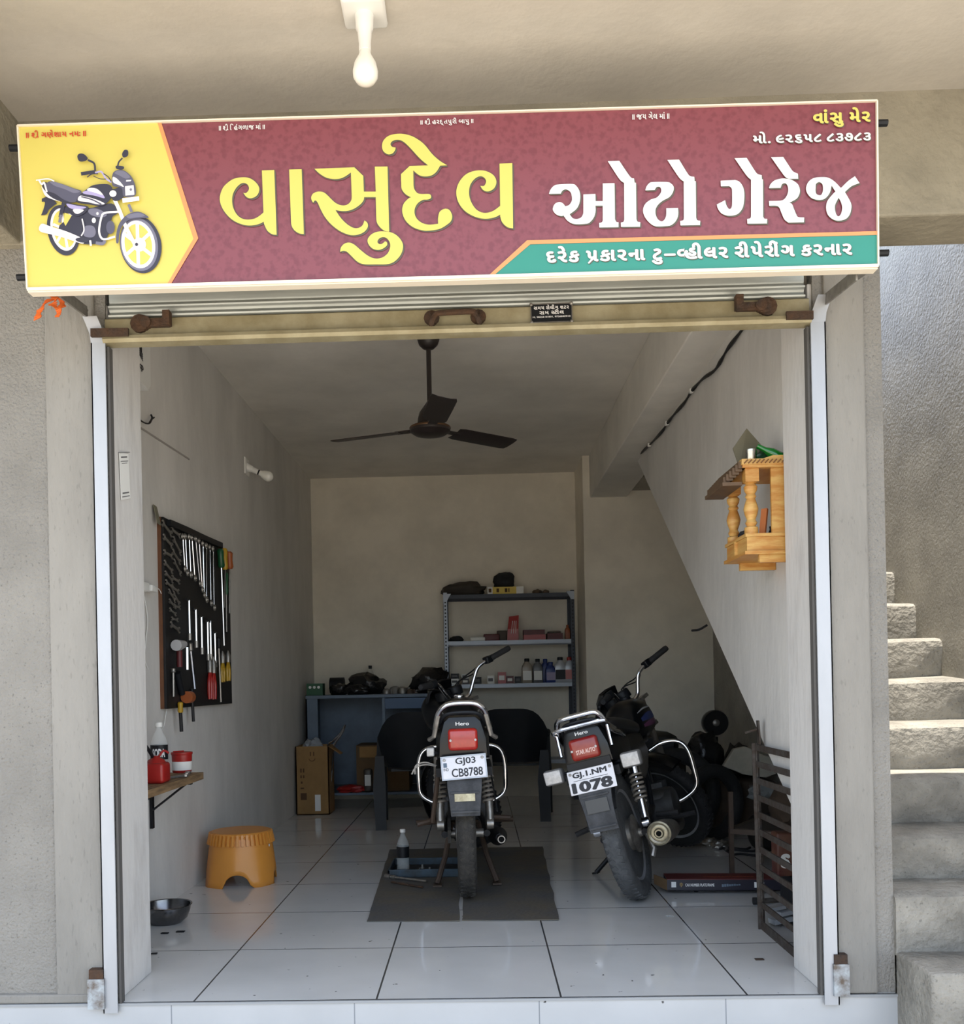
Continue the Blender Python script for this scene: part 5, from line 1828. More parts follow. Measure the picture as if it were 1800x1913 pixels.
def motorcycle(label, loc, heading, lean, steer, kind):
    """kind 0: upright on its centre stand; kind 1: leaning on its side stand"""
    t = thing('motorcycle', label, 'motorcycle', loc)
    t.rotation_mode = 'QUATERNION'
    t.rotation_quaternion = (Matrix.Rotation(heading, 4, 'Z') @ Matrix.Rotation(lean, 4, 'Y')).to_quaternion()
    I = lambda p: Vector(p)
    B = lambda mb, name, m, par=None, **k: mb.build(name, m, par or t, world=False, **k)
    R = .300
    W = .088 if kind == 0 else .092
    tyrem = dustrub if kind == 0 else mat('grey_tyre', (84, 86, 88), .85, rgb2=(64, 66, 68), scale=20, bump=.3, bscale=120)
    # ---- rear wheel
    a, b, c = MB(), MB(), MB()
    wheel(a, b, c, (0, 0, R), R, W, I, alloy=True)
    wobj = B(a, 'rear_tyre', tyrem)
    B(b, 'rear_rim', alu if kind == 1 else dullmetal)
    B(c, 'rear_hub', dullmetal)
    # ---- steering transform
    H = Vector((0, 1.0, .86))
    ax = Vector((0, -.40, .92)).normalized()
    RM = Matrix.Rotation(steer, 4, ax)
    S = lambda p: H + RM @ (Vector(p) - H)
    a, b, c = MB(), MB(), MB()
    wheel(a, b, c, (0, 1.245, .295), .295, .075, S, alloy=True)
    B(a, 'front_tyre', blackrub)
    B(b, 'front_rim', alu)
    B(c, 'front_hub', dullmetal)
    q = MB()
    for s in (-1, 1):
        q.tube([(s * .085, .965, .90), (s * .085, 1.10, .60)], .016, 10)
        q.tube([(s * .085, 1.09, .62), (s * .085, 1.235, .30)], .023, 12)
    q.box((-.11, .93, .885), (.11, .99, .905))
    q.box((-.11, 1.0, .72), (.11, 1.06, .745))
    B(q.xf(S), 'front_fork', dullmetal)
    q = MB()
    secs = []
    for i in range(13):
        an = radians(-20 + 165 * i / 12)
        rr = .325
        y, z = 1.245 + rr * cos(an), .295 + rr * sin(an)
        secs.append([(x, y + (abs(x) > .04) * -.02 * cos(an), z + (abs(x) > .04) * -.02 * sin(an)) for x in (-.058, -.03, .03, .058)] + [(x, y - .006 * cos(an), z - .006 * sin(an)) for x in (.052, .03, -.03, -.052)])
    q.loft(secs)
    B(q.xf(S), 'front_fender', blackgl)
    # ---- headlamp cowl with visor, instrument cluster
    q = MB()
    q.loft([superel(0, 1.03, .85, .10, .09), superel(0, 1.08, .865, .125, .115), superel(0, 1.16, .875, .125, .12), superel(0, 1.215, .87, .10, .10)])
    vis = []
    for i, (y, z, w_) in enumerate(((1.20, .90, .115), (1.19, .96, .114), (1.155, 1.02, .100), (1.11, 1.055, .066))):
        vis.append([(-w_, y - .05, z - .01), (-w_ * .5, y, z), (w_ * .5, y, z), (w_, y - .05, z - .01), (w_ * .9, y - .06, z - .015), (w_ * .45, y - .012, z - .01), (-w_ * .45, y - .012, z - .01), (-w_ * .9, y - .06, z - .015)])
    q.loft(vis)
    B(q.xf(S), 'headlamp_cowl', blackgl)
    q = MB()
    for s in (-1, 1):
        q.lathe([(.045, -.02), (.047, .02), (.042, .03)], (s * .05, 1.04, .965), 'Z', 18)
    q.box((-.05, 1.0, .93), (.05, 1.08, .96))
    B(q.xf(S), 'instrument_cluster', blackpl)
    # ---- handlebar with grips and levers
    q = MB()
    rr_ = 1.0
    base = [(.03, .965, .915), (.075, .955, .93), (.125, .935, 1.00), (.165, .915, 1.055), (.215, .89, 1.075), (.26, .87, 1.082)]
    if kind == 1:
        base = [(.03, .965, .915), (.07, .955, .93), (.105, .93, .985), (.13, .91, 1.02), (.175, .885, 1.035), (.22, .86, 1.036)]
    ends = {}
    for s in (-1, 1):
        P = [(s * x, y, z) for x, y, z in base]
        q.tube(curve_pts(([(0, .966, .912)] if s > 0 else [(0, .966, .912)]) + P, 5), .0115, 10)
        ends[s] = P
    B(q.xf(S), 'handlebar', chrome)
    for s in (-1, 1):
        P = ends[s]
        e0 = Vector(P[-1])
        d = (Vector(P[-1]) - Vector(P[-2])).normalized()
        g = MB().tube([e0 - d * .01, e0, e0 + d * .02, e0 + d * .115, e0 + d * .125], [.017, .019, .0175, .0175, .014], 12)
        g.lathe([(.022, 0), (.023, .004), (.021, .012)], (0, 0, 0), 'Z', 4)
        g.v = g.v[:60]
        g.f, g.m = [f for f in g.f if max(f) < 60], []
        g.m = [0] * len(g.f)
        go = B(g.xf(S), 'grip', blackrub)
        k = MB()
        k.rbox(tuple(e0 - d * .03 - Vector((.025, .022, .02))), tuple(e0 - d * .03 + Vector((.025, .022, .022))), .008)
        B(k.xf(S), 'switch_gear', blackpl)
        k = MB().tube(curve_pts([e0 - d * .05 + Vector((0, .02, .0)), e0 - d * .02 + Vector((s * .005, .05, -.008)), e0 + d * .06 + Vector((0, .062, -.015)), e0 + d * .115 + Vector((0, .05, -.012))], 4), .0055, 8)
        B(k.xf(S), 'lever', blackpl)
    q = MB()
    for s, z0 in ((-1, 0), (1, 0), (1, .02)):
        P = Vector(ends[s][-2])
        q.tube(curve_pts([P + Vector((0, .03, .0)), P + Vector((-s * .02, .09, -.03 - z0)), Vector((s * .07, 1.02 + z0, 1.0)), Vector((s * .05, 1.04, .88))], 5), .0042, 6)
    B(q.xf(S), 'control_cables', wirem)
    # ---- frame and swing arm
    q = MB()
    for s in (-1, 1):
        q.tube([(s * .10, -.02, R), (s * .095, .20, .33), (s * .06, .50, .36)], .017, 8)
        q.tube(curve_pts([(s * .06, .50, .36), (s * .085, .42, .55), (s * .09, .10, .68), (s * .085, -.20, .74)], 4), .013, 8)
        q.tube([(s * .05, .95, .80), (s * .10, .60, .70), (s * .09, .10, .68)], .014, 8)
    q.tube([(0, .97, .84), (0, .92, .55), (0, .86, .38)], .018, 8)
    B(q, 'frame', blackpl)
    # chain case on the left
    q = MB()
    q.loft([[(-.085, y, z - h), (-.085, y, z + h), (-.070, y, z + h), (-.070, y, z - h)] for y, z, h in ((-.09, .30, .03), (0, .31, .055), (.30, .33, .04), (.48, .35, .05), (.53, .35, .02))])
    B(q, 'chain_case', dustrub if kind == 0 else blackpl)
    # ---- shock absorbers
    for s in (-1, 1):
        lo, hi = Vector((s * .118, -.015, .345)), Vector((s * .112, .06, .66))
        d = hi - lo
        sh_ = MB().tube([lo, lo + d * .33], .019, 12)
        sh_.tube([lo + d * .3, hi], .008, 8)
        sh_.lathe([(.026, -.016), (.026, .016)], lo, 'X', 12)
        sh_.tube([hi - d * .30, hi], .030, 14)
        so = B(sh_, 'shock_absorber', dullmetal if kind == 0 else chrome)
        B(MB().tube(coil(lo + d * .30, lo + d * .74, .027, 6.5, .006), .0062, 6), 'spring', mat('spring_grey', (150, 144, 136), .5, .3), so)
    # ---- engine
    q = MB()
    q.rbox((-.13, .60, .24), (.13, .90, .42), .04)
    q.lathe([(.085, -.15), (.095, -.14), (.095, .15), (.08, .16)], (0, .68, .33), 'X', 22)
    for i in range(7):
        q.rbox((-.075, .86 + i * .022, .31), (.075, .87 + i * .022, .45), .004)
    q.rbox((-.05, 1.01, .33), (.05, 1.03, .43), .006)
    B(q, 'engine', mat('engine_dark', (66, 66, 66), .55, .4, var=.3, scale=20))
    # ---- exhaust on the right
    q = MB()
    q.tube(curve_pts([(.05, 1.0, .36), (.09, 1.02, .25), (.12, .85, .20), (.135, .55, .22), (.145, .38, .245)], 5), .019, 10)
    if kind == 1:
        q.tube([(.145, .40, .245), (.15, .34, .25), (.165, .10, .272), (.172, -.06, .285), (.173, -.075, .286)], [.03, .048, .056, .057, .052], 22)
    else:
        q.tube([(.145, .40, .235), (.15, .34, .24), (.16, .16, .255), (.165, .06, .262)], [.024, .042, .046, .020], 20)
        q.tube([(.165, .07, .261), (.168, -.02, .268)], .018, 14)
    ex = B(q, 'exhaust', dullmetal if kind == 1 else blackpl)
    q = MB()
    if kind == 1:
        c_ = Vector((.1733, -.0755, .2862))
        q.lathe([(.052, .004), (.055, -.003), (.048, -.006), (.040, -.002), (.034, -.005), (.024, -.003), (.018, -.010), (.013, -.010), (.012, .006), (.001, .006)], c_, 'Y', 26)
        B(q, 'end_cap', mat('muffler_end', (150, 142, 120), .4, .7, var=.3, scale=40), ex)
        B(MB().lathe([(.0118, -.0105), (.001, -.0105)], c_, 'Y', 14), 'outlet', mat('outlet_black', (8, 8, 8), .9), ex)  # flat black disc over the muffler opening
    else:
        B(MB().lathe([(.0135, -.0225), (.001, -.0225)], (.168, 0, .268), 'Y', 14), 'outlet', mat('outlet_black', (8, 8, 8), .9), ex)  # flat black disc closing the pipe end
        B(MB().lathe([(.0185, -.018), (.0185, -.024), (.0138, -.024), (.0138, -.018)], (.168, 0, .268), 'Y', 18, closed=True), 'end_ring', dullmetal, ex)
    # ---- tank
    q = MB()
    q.loft([superel(0, .56, .76, .07, .05, p=2.5), superel(0, .60, .785, .115, .095, p=2.6, top=.7), superel(0, .72, .81, .138, .118, p=2.6, top=.75), superel(0, .86, .825, .145, .115, p=2.6, top=.75), superel(0, .95, .83, .12, .10, p=2.5, top=.75), superel(0, 1.0, .84, .07, .06, p=2.4)])
    tk = B(q, 'fuel_tank', blackgl)
    B(MB().lathe([(.032, 0), (.034, .008), (.03, .016), (.001, .018)], (0, .85, .935), 'Z', 16), 'fuel_cap', chrome if kind == 0 else blackpl, tk)
    TS = [(.60, .785, .115, .095, .7), (.72, .81, .138, .118, .75), (.86, .825, .145, .115, .75), (.95, .83, .12, .10, .75)]

    def tank_pt(s, y, ang, k=1.012):
        for (ya, za, aa, ba, ta), (yb, zb, ab, bb, tb) in zip(TS, TS[1:]):
            if y <= yb:
                f = (y - ya) / (yb - ya)
                break
        L = lambda p_, q_: p_ + (q_ - p_) * f
        cz, a_, b_8, tp = L(za, zb), L(aa, ab), L(ba, bb), L(ta, tb)
        c_, s_ = cos(ang), sin(ang)
        kk = (abs(c_) ** 2.6 + abs(s_) ** 2.6) ** (-1 / 2.6)
        z = b_8 * s_ * kk
        return Vector((s * a_ * c_ * kk * (1 + (tp - 1) * (z / b_8 + 1) / 2) * k, y, cz + z * k))
    for s in (-1, 1):
        for a0, a1, mm_ in ((-6, 14, bluepl), (-22, -7, mat('tank_violet', (104, 52, 96), .35)), (24, 28, silverpl)):
            q = MB()
            n_y = 9
            for i in range(n_y):
                y = .63 + .30 * i / (n_y - 1)
                sh_ = 4 - 10 * i / (n_y - 1)
                w_ = .4 + .6 * sin(pi * (i + .6) / n_y)
                mid, hw = (a0 + a1) / 2 + sh_, (a1 - a0) / 2 * w_
                for j in range(4):
                    q.v.append(tank_pt(s, y, radians(mid - hw + 2 * hw * j / 3)))
            for i in range(n_y - 1):
                for j in range(3):
                    q.f.append((i * 4 + j, i * 4 + j + 1, (i + 1) * 4 + j + 1, (i + 1) * 4 + j))
                    q.m.append(0)
            B(q, 'tank_stripe', mm_, tk)
    # ---- seat
    q = MB()
    secs = []
    for y, z, a_, b_5 in ((-.20, .815, .085, .030), (-.15, .82, .112, .042), (.05, .81, .128, .045), (.25, .79, .132, .045), (.42, .775, .12, .042), (.56, .775, .09, .04), (.60, .78, .07, .03)):
        secs.append(superel(0, y, z, a_, b_5, p=3))
    q.loft(secs)
    B(q, 'seat', seatm)
    # ---- side panels
    q = MB()
    for s in (-1, 1):
        q.loft([[(s * .095, y, z0), (s * .118, y, (z0 + z1) / 2), (s * .10, y, z1), (s * .08, y, z1), (s * .08, y, z0)] for y, z0, z1 in ((.06, .64, .74), (.18, .56, .755), (.36, .52, .75), (.50, .56, .74))])
    B(q, 'side_panel', blackgl)
    # ---- tail: cowl, lamp, plate, flap
    du = .022 if kind == 0 else 0.0
    UP = Vector((0, 0, du))
    q = MB()
    # shell narrowing upwards seen from behind
    def sec(y, zb, zt, wb, wm, wt):
        zm = zb + (zt - zb) * .45
        return [(-wb, y, zb), (-wm, y, zm), (-wt, y, zt - .02), (-wt * .72, y, zt), (wt * .72, y, zt), (wt, y, zt - .02), (wm, y, zm), (wb, y, zb), (wb * .5, y, zb - .004), (-wb * .5, y, zb - .004)]
    q.loft([sec(-.305, .690, .828, .090, .088, .068), sec(-.300, .668, .842, .106, .102, .080), sec(-.26, .655, .850, .118, .112, .092), sec(-.12, .66, .845, .124, .122, .112), sec(.05, .66, .82, .122, .122, .11), sec(.12, .68, .80, .11, .11, .10)])
    q.xf(lambda p: p + UP)
    tc = B(q, 'tail_cowl', blackgl)
    q = MB()
    fr = lambda s, tt: Vector((-.030 + .060 * s, -.3065, .806 + du + .016 * tt))
    text_on(q, 'Hero', fr, .02)
    B(q, 'badge', whitepr, tc, smooth=0)
    # top lip of the cowl
    q = MB().tube(curve_pts([(-.10, -.24, .80), (-.088, -.285, .842), (-.05, -.305, .862), (.05, -.305, .862), (.088, -.285, .842), (.10, -.24, .80)], 4), .009, 8)
    B(q.xf(lambda p: p + UP), 'cowl_lip', blackpl, tc)
    q = MB()
    q.rbox((-.066, -.335, .696), (.066, -.295, .794), .016)
    q.xf(lambda p: p + UP)
    lamp = B(q, 'tail_lamp', redlens if kind == 0 else redlens2)
    q = MB()
    for s in (-1, 1):
        q.lathe([(.006, -.336), (.005, -.339), (.001, -.3395)], (s * .055, 0, .742 + du), 'Y', 10)
    B(q, 'screw', clearlens, lamp)
    if kind == 1:
        q = MB()
        text_on(q, 'STAR AUTO', lambda s, tt: Vector((-.038 + .088 * s, -.3362, .722 + .020 * tt + .0 * s)), .03)
        B(q, 'sticker', mat('sticker_pink', (226, 190, 184), .5), lamp, smooth=0)
    # plate holder and inner fender
    q = MB()
    q.box((-.10, -.315, .60), (.10, -.300, .69))
    q.loft([[(-.125, -.30, .64), (.125, -.30, .64), (.125, -.29, .60), (-.125, -.29, .60)], [(-.125, -.10, .66), (.125, -.10, .66), (.125, -.10, .63), (-.125, -.10, .63)]])
    secs = []
    for i in range(13):
        an = radians(60 + 92 * i / 12)
        rr = .355
        y, z = rr * cos(an), R + rr * sin(an)
        ww = .066
        secs.append([(-ww, y * .94, R + (z - R) * .94), (-ww * .6, y, z), (ww * .6, y, z), (ww, y * .94, R + (z - R) * .94), (ww * .9, y * .92, R + (z - R) * .92), (-ww * .9, y * .92, R + (z - R) * .92)])
    q.loft(secs)
    B(q, 'rear_fender', blackpl)
    tilt = Matrix.Translation((0, -.335, .645)) @ Matrix.Rotation(radians(-12), 4, 'X')
    if kind == 0:
        tilt = tilt @ Matrix.Rotation(radians(-3), 4, 'Y')
    else:
        tilt = Matrix.Translation((.0, -.335, .605)) @ Matrix.Rotation(radians(-10), 4, 'X') @ Matrix.Rotation(radians(0), 4, 'Y')
    pw, ph = (.098, .050) if kind == 0 else (.106, .053)
    q = MB()
    q.rbox((-pw, -.004, -ph), (pw, .002, ph), .003, 0, tilt)
    po = B(q, 'number_plate', platem)
    q = MB()
    if kind == 0:
        for tx, x0, x1, z0, z1 in (('GJ03', -.036, .054, .006, .043), ('CB8788', -.056, .082, -.042, -.004)):
            text_on(q, tx, lambda s, tt: tilt @ Vector((x0 + (x1 - x0) * s, -.0052, z0 + (z1 - z0) * tt)), .015)
        text_on(q, 'IND', lambda s, tt: tilt @ Vector((-.090 + .022 * s, -.0052, -.012 + .013 * tt)), .0)
        q.add([tilt @ Vector(p) for p in ((-.090, -.0051, .004), (-.074, -.0051, .004), (-.074, -.0051, .024), (-.090, -.0051, .024))], [(0, 1, 2, 3)], 1)
        fm = MB()
        for lo, hi in (((-pw - .003, -.007, -ph - .003), (pw + .003, .0, -ph + .003)), ((-pw - .003, -.007, ph - .003), (pw + .003, .0, ph + .003)), ((-pw - .003, -.007, -ph), (-pw + .003, 0, ph)), ((pw - .003, -.007, -ph), (pw + .003, 0, ph))):
            fm.box(lo, hi, 0, tilt)
        B(fm, 'plate_frame', silverpl, po, smooth=0)
    else:
        for tx, x0, x1, z0, z1, bo in (('GJ.1.NM', -.082, .076, .012, .044, .03), ('1078', -.095, .092, -.048, .000, .045)):
            text_on(q, tx, lambda s, tt: tilt @ Vector((x0 + (x1 - x0) * s, -.0052, z0 + (z1 - z0) * tt)), bo)
        q.box((-.082, -.0052, .0055), (.076, -.0048, .0075), 0, tilt)
    B(q, 'plate_lettering', [inkm, bluegrey], po, smooth=0)
    q = MB()
    for s in (-1, 1):
        q.lathe([(.007, -.004), (.006, -.009), (.001, -.010)], (s * pw * .86, 0, ph * .74), 'Y', 10, 0, tilt)
    B(q, 'plate_screw', dullmetal, po)
    q = MB()
    zb_ = .43 if kind == 0 else .375
    q.loft([[(-w_, y, z), (w_, y, z), (w_, y + .012, z), (-w_, y + .012, z)] for w_, y, z in ((.078, -.315, .62), (.076, -.345, .56), (.070, -.355, .51), (.066, -.352, .46), (.064, -.345, zb_))])
    for z in (.535, zb_ + .02):
        q.bar((-.062, -.3575, z), (.062, -.3575, z), .004, .008)
    fl = B(q, 'mud_flap', greyrub)
    if kind == 0:
        q = MB().box((-.046, -.360, .497), (.044, -.3545, .530))
        B(q, 'reflector', mat('reflector_yellowed', (206, 200, 170), .4, rgb2=(160, 150, 120), scale=30), fl, smooth=0)
    else:
        B(MB().box((-.05, -.361, .46), (.05, -.3555, .52)), 'reflector', mat('dusty_reflector', (70, 72, 74), .5), fl, smooth=0)
    # ---- indicators
    for s in (-1, 1):
        if kind == 0 and s == 1:
            continue
        q = MB().tube([(s * .10, -.25, .655 if kind else .70), (s * .135, -.26, .652 if kind else .71)], .008, 8)
        st = B(q, 'indicator_stem', blackpl)
        if kind == 1:
            q = MB().rbox((s * .135 - (.09 if s < 0 else 0), -.30, .615), (s * .135 + (.09 if s > 0 else 0), -.24, .685), .014)
            q2 = MB().rbox((s * .135 - (.084 if s < 0 else -.006), -.306, .621), (s * .135 + (.084 if s > 0 else -.006), -.298, .679), .008)
        else:
            q = MB().rbox((-.165, -.27, .69), (-.128, -.22, .735), .008)
            q2 = MB().rbox((-.163, -.275, .694), (-.131, -.268, .731), .006)
        B(q, 'indicator_body', mat('indicator_grey', (110, 110, 110), .4), st)
        B(q2, 'indicator_lens', clearlens, st)
    # ---- grab rail
    q = MB()
    zt = .905 if kind == 0 else .892
    P = [(-.118, -.02, .755), (-.128, -.14, .775), (-.120, -.255, .80), (-.105, -.295, .86), (-.085, -.315, .888), (-.045, -.325, zt), (.045, -.325, zt), (.085, -.315, .888), (.105, -.295, .86), (.120, -.255, .80), (.128, -.14, .775), (.118, -.02, .755)]
    q.tube(curve_pts(P, 5), .0125, 10)
    q.xf(lambda p: p + UP)
    if kind == 1:
        q.tube(curve_pts([(-.118, -.15, .80), (-.118, -.30, .83), (-.10, -.335, .845), (.10, -.335, .845), (.118, -.30, .83), (.118, -.15, .80)], 5), .009, 8)
        for s in (-1, 1):
            q.tube([(s * .118, -.29, .83), (s * .118, -.30, .73)], .008, 8)
    B(q, 'grab_rail', chrome)
    if kind == 0:
        for s in (-1, 1):
            q = MB().tube([(s * .104, -.295, .862 + du), (s * .128, -.285, .76 + du), (s * .150, -.25, .745 + du)], .011, 8)
            B(q, 'rail_bracket', dullmetal)
    # ---- crash guard at the engine
    q = MB()
    for s in (-1, 1):
        q.tube(curve_pts([(s * .04, .93, .63), (s * .12, .95, .655), (s * .205, .96, .64), (s * .245, .96, .58), (s * .25, .96, .46), (s * .235, .96, .375), (s * .15, .95, .325), (s * .05, .93, .31)], 5), .0125, 10)
    B(q, 'crash_guard', chrome)
    # ---- saree guard, foot pegs
    q = MB()
    bw = .0115 if kind == 0 else .008
    q.tube(curve_pts([(-.115, -.10, .66), (-.125, -.06, .56), (-.150, -.02, .40), (-.155, -.01, .36)], 4), bw, 8)
    B(q, 'saree_guard', brownmetal if kind == 0 else chrome)
    for P in ([(-.12, .06, .37), (-.155, .02, .365), (-.23, .0, .35)], [(.12, .25, .34), (.155, .25, .335), (.23, .24, .33)], [(-.13, .55, .28), (-.26, .54, .28)], [(.13, .55, .28), (.26, .54, .28)]):
        B(MB().tube(P, .0135, 8), 'foot_peg', blackrub if kind else brownmetal)
    if kind == 0:
        q = MB()
        for s in (-1, 1):
            q.tube([(s * .07, .36, .30), (s * .105, .30, .14), (s * .15, .26, .012)], .014, 8)
            q.box((s * .15 - .022, .225, .0), (s * .15 + .022, .29, .008))
        q.tube([(-.07, .36, .30), (.07, .36, .30)], .012, 8)
        B(q, 'centre_stand', brownmetal)
        # loose wires at the left
        q = MB()
        for k in range(2):
            q.tube(curve_pts([(-.11, -.22, .64), (-.17, -.25, .655 + .01 * k), (-.215, -.26, .645 + .008 * k), (-.235 + .015 * k, -.26, .615)], 5), .0035, 6)
        B(q, 'loose_wires', mat('wire_grey', (150, 146, 140), .5))
        B(MB().tube(curve_pts([(.128, -.03, .60), (.14, -.03, .50), (.155, -.01, .40)], 4), .0045, 6), 'brake_rod', chrome)
    else:
        gz = Matrix.Rotation(-lean, 4, 'Y')
        foot = gz @ Vector((-.33, .50, .006))
        q = MB().tube([(-.08, .58, .26), tuple(foot)], .012, 8)
        q.lathe([(.022, -.003), (.022, .004)], foot, 'Z', 12)
        B(q, 'side_stand', blackpl)
        q = MB().rbox((-.14, .30, .25), (-.075, .42, .34), .02)
        q.tube([(.10, .0, .30), (.13, -.05, .22), (.115, -.06, .19)], .012, 8)
        B(q, 'brake_arm', dullmetal)
        B(MB().lathe([(.085, .045), (.09, .055), (.06, .066), (.02, .07)], (0, 0, R), 'X', 24), 'brake_drum', dullmetal)
    return t


bike_a = motorcycle('dusty black motorcycle standing upright on the rubber mats, plate GJ03 CB8788', (-.062, 1.44, .0088), radians(1.5), radians(-1.0), radians(46), 0)
bike_b = motorcycle('black motorcycle leaning left on its side stand, plate GJ.1.NM 1078', (.748, 1.36, .004), radians(-20), radians(-14), radians(60), 1)


# ------------------------------------------------------------------ floor things
def mat_sheet(q4, label):
    m_ = MB()
    n1, n2 = 18, 26
    A, B_, C_, D_ = [Vector(p) for p in q4]
    for lay_ in (0, 1):
        for i in range(n2):
            for j in range(n1):
                u, v = j / (n1 - 1), i / (n2 - 1)
                p = A * (1 - u) * (1 - v) + B_ * u * (1 - v) + C_ * u * v + D_ * (1 - u) * v
                edge = max(abs(u - .5), abs(v - .5)) * 2
                z = (.0048 if lay_ else .0004) + .003 * max(0, noise.noise(Vector((p.x * 5, p.y * 4, 1)))) * (edge > .8)
                dx = .006 * noise.noise(Vector((p.y * 5, u * 3, 3))) * (j in (0, n1 - 1))
                dy = .008 * noise.noise(Vector((p.x * 6, v, 7))) * (i in (0, n2 - 1))
                m_.v.append(Vector((p.x + dx, p.y + dy, z)))
    K = n1 * n2
    for i in range(n2 - 1):
        for j in range(n1 - 1):
            a_ = i * n1 + j
            m_.f.append((K + a_, K + a_ + 1, K + a_ + n1 + 1, K + a_ + n1))
            m_.f.append((a_, a_ + n1, a_ + n1 + 1, a_ + 1))
            m_.m += [0, 0]
    rim = [j for j in range(n1)] + [i * n1 + n1 - 1 for i in range(1, n2)] + [(n2 - 1) * n1 + j for j in range(n1 - 2, -1, -1)] + [i * n1 for i in range(n2 - 2, 0, -1)]
    for i in range(len(rim)):
        a_, b_6 = rim[i], rim[(i + 1) % len(rim)]
        m_.f.append((a_, b_6, K + b_6, K + a_))
        m_.m.append(0)
    return tag(m_.build('rubber_mat', matm), label, 'mat')


mat_sheet([aZ(685, 1723, 0), aZ(858, 1722, 0), aZ(856, 1586, 0), aZ(728, 1588, 0)], 'left dark rubber mat under the upright motorcycle, with the blue tray on it')
mat_sheet([aZ(863, 1721, 0), aZ(1044, 1720, 0), aZ(1013, 1583, 0), aZ(868, 1585, 0)], 'right dark rubber mat beside the rear tyre of the upright motorcycle')
# blue tray
a, b = aZ(724, 1642, 0), aZ(852, 1643, 0)
c = aZ(768, 1608, 0)
t = thing('steel_tray', 'dirty blue steel tray on the left rubber mat', 'tray', (a.x + .18, a.y + .15, .0055))
x0, x1, y0, y1 = a.x, b.x + .02, a.y, a.y + .34
z0 = .0055
m = MB()
for lo, hi in (((x0, y0, z0), (x1, y0 + .012, z0 + .042)), ((x0, y1 - .012, z0), (x1, y1, z0 + .042)), ((x0, y0, z0), (x0 + .012, y1, z0 + .042)), ((x1 - .012, y0, z0), (x1, y1, z0 + .042))):
    m.box(lo, hi)
m.build('rim', bluetray, t, smooth=0, bevel=.003)
MB().box((x0 + .01, y0 + .01, z0), (x1 - .01, y1 - .01, z0 + .006)).build('tray_floor', mat('tray_dirt', (44, 44, 44), .8, var=.4, scale=20), t, smooth=0)
random.seed(9)
for k in range(7):
    x, y = x0 + .06 + random.random() * .22, y0 + .06 + random.random() * .16
    r = .008 + random.random() * .006
    m = MB().lathe([(r, 0), (r, .008), (r * .5, .008), (r * .5, .022)], (x, y, z0 + .006), n=6)
    tag(m.build('bolt', dullmetal, smooth=0), 'small loose bolt lying in the blue steel tray', 'bolt', 'bolts in the blue tray')
pet_bottle('soda_bottle', 'clear plastic bottle with black wrapper standing in the blue tray', 'bottle', (x0 + .075, y0 + .10, z0 + .006), .235, .034, blackpl, None)
# tools in front of the tray
a, b = aZ(724, 1640, .0), aZ(797, 1650, .0)
a.y -= .03
b.y -= .02
a.z = b.z = .014
t = thing('socket_wrench', 'long steel socket wrench on the mat in front of the blue tray', 'wrench', tuple((a + b) / 2))
MB().tube([a, b], .0065, 8).build('shaft', dullmetal, t)
q = MB()
d = (b - a).normalized()
q.tube([a - d * .012, a + d * .022], .0135, 10)
q.tube([a + d * .03, a + d * .055], .012, 10)
q.build('socket', dullmetal, t)
a, b = aZ(731, 1652, .0), aZ(789, 1662, .0)
a.z = b.z = .012
tag(MB().tube([a, b], .006, 8).build('pry_bar', rust), 'thin dark pry bar on the mat, nearer than the socket wrench', 'bar')

# long red box on the floor at the right
a, b = aZ(1246, 1671, 0), aZ(1428, 1671, 0)
ang = math.atan2(b.y - a.y, b.x - a.x)
Lb = 0.60
t = thing('number_plate_frame_box', 'long flat red and black box on the floor by the leaning grill', 'box', (a.x, a.y, .018), (0, 0, ang))
m = MB()
H = .052
Dp = .13
m.box((0, 0, 0), (Lb, .004, H))
m.box((0, Dp - .004, 0), (Lb, Dp, H))
m.box((0, 0, 0), (Lb, Dp, .004))
m.build('box', mat('box_black', (34, 32, 44), .4), t, world=False, smooth=0)
m = MB().box((-.0, .0, H), (Lb, Dp, H + .004))
m.build('top', reddark, t, world=False, smooth=0)
m = MB()
m.add([(0, .0, .0), (-.055, .06, .02), (-.055, .06, .065), (0, .0, H), (0.003, .003, 0), (-.052, .063, .02), (-.052, .063, .065), (.003, .003, H)], [(0, 1, 2, 3), (7, 6, 5, 4), (0, 4, 5, 1), (1, 5, 6, 2), (2, 6, 7, 3), (3, 7, 4, 0)])
m.build('end_flap', carddark, t, world=False, smooth=0)
q = MB()
text_on(q, 'CAR NUMBER PLATE FRAME', lambda s, tt: Vector((.085 + .135 * s, -.0012, .020 + .014 * tt)), .02)
q.box((.02, -.0012, .016), (.042, 0, .042))
q.box((.405, -.0012, .014), (.45, 0, .040))
q.build('print', whitepr, t, world=False, smooth=0)
q = MB()
q.lathe([(.006, 0), (.009, -.0012)], (.066, 0, .03), 'Y', 6)
q.prism([(.058, .034), (.074, .034), (.070, .022), (.066, .016), (.062, .022)], lambda u, v, w_: (u, -.0012 + w_, v), .001)
q.build('emblem', mat('dull_gold', (150, 128, 90), .5), t, world=False, smooth=0)
q = MB()
for k in range(8):
    q.box((.255 + k * .011, -.0012, .018 + .001 * k), (.264 + k * .011, 0, .030 + .001 * (k % 3)))
q.build('picture', bluegrey, t, world=False, smooth=0)
q = MB()
for k in range(14):
    q.box((.18 + k * .017, .05, H + .004), (.192 + k * .017, .056, H + .0046))
q.build('top_print', copperish, t, world=False, smooth=0)
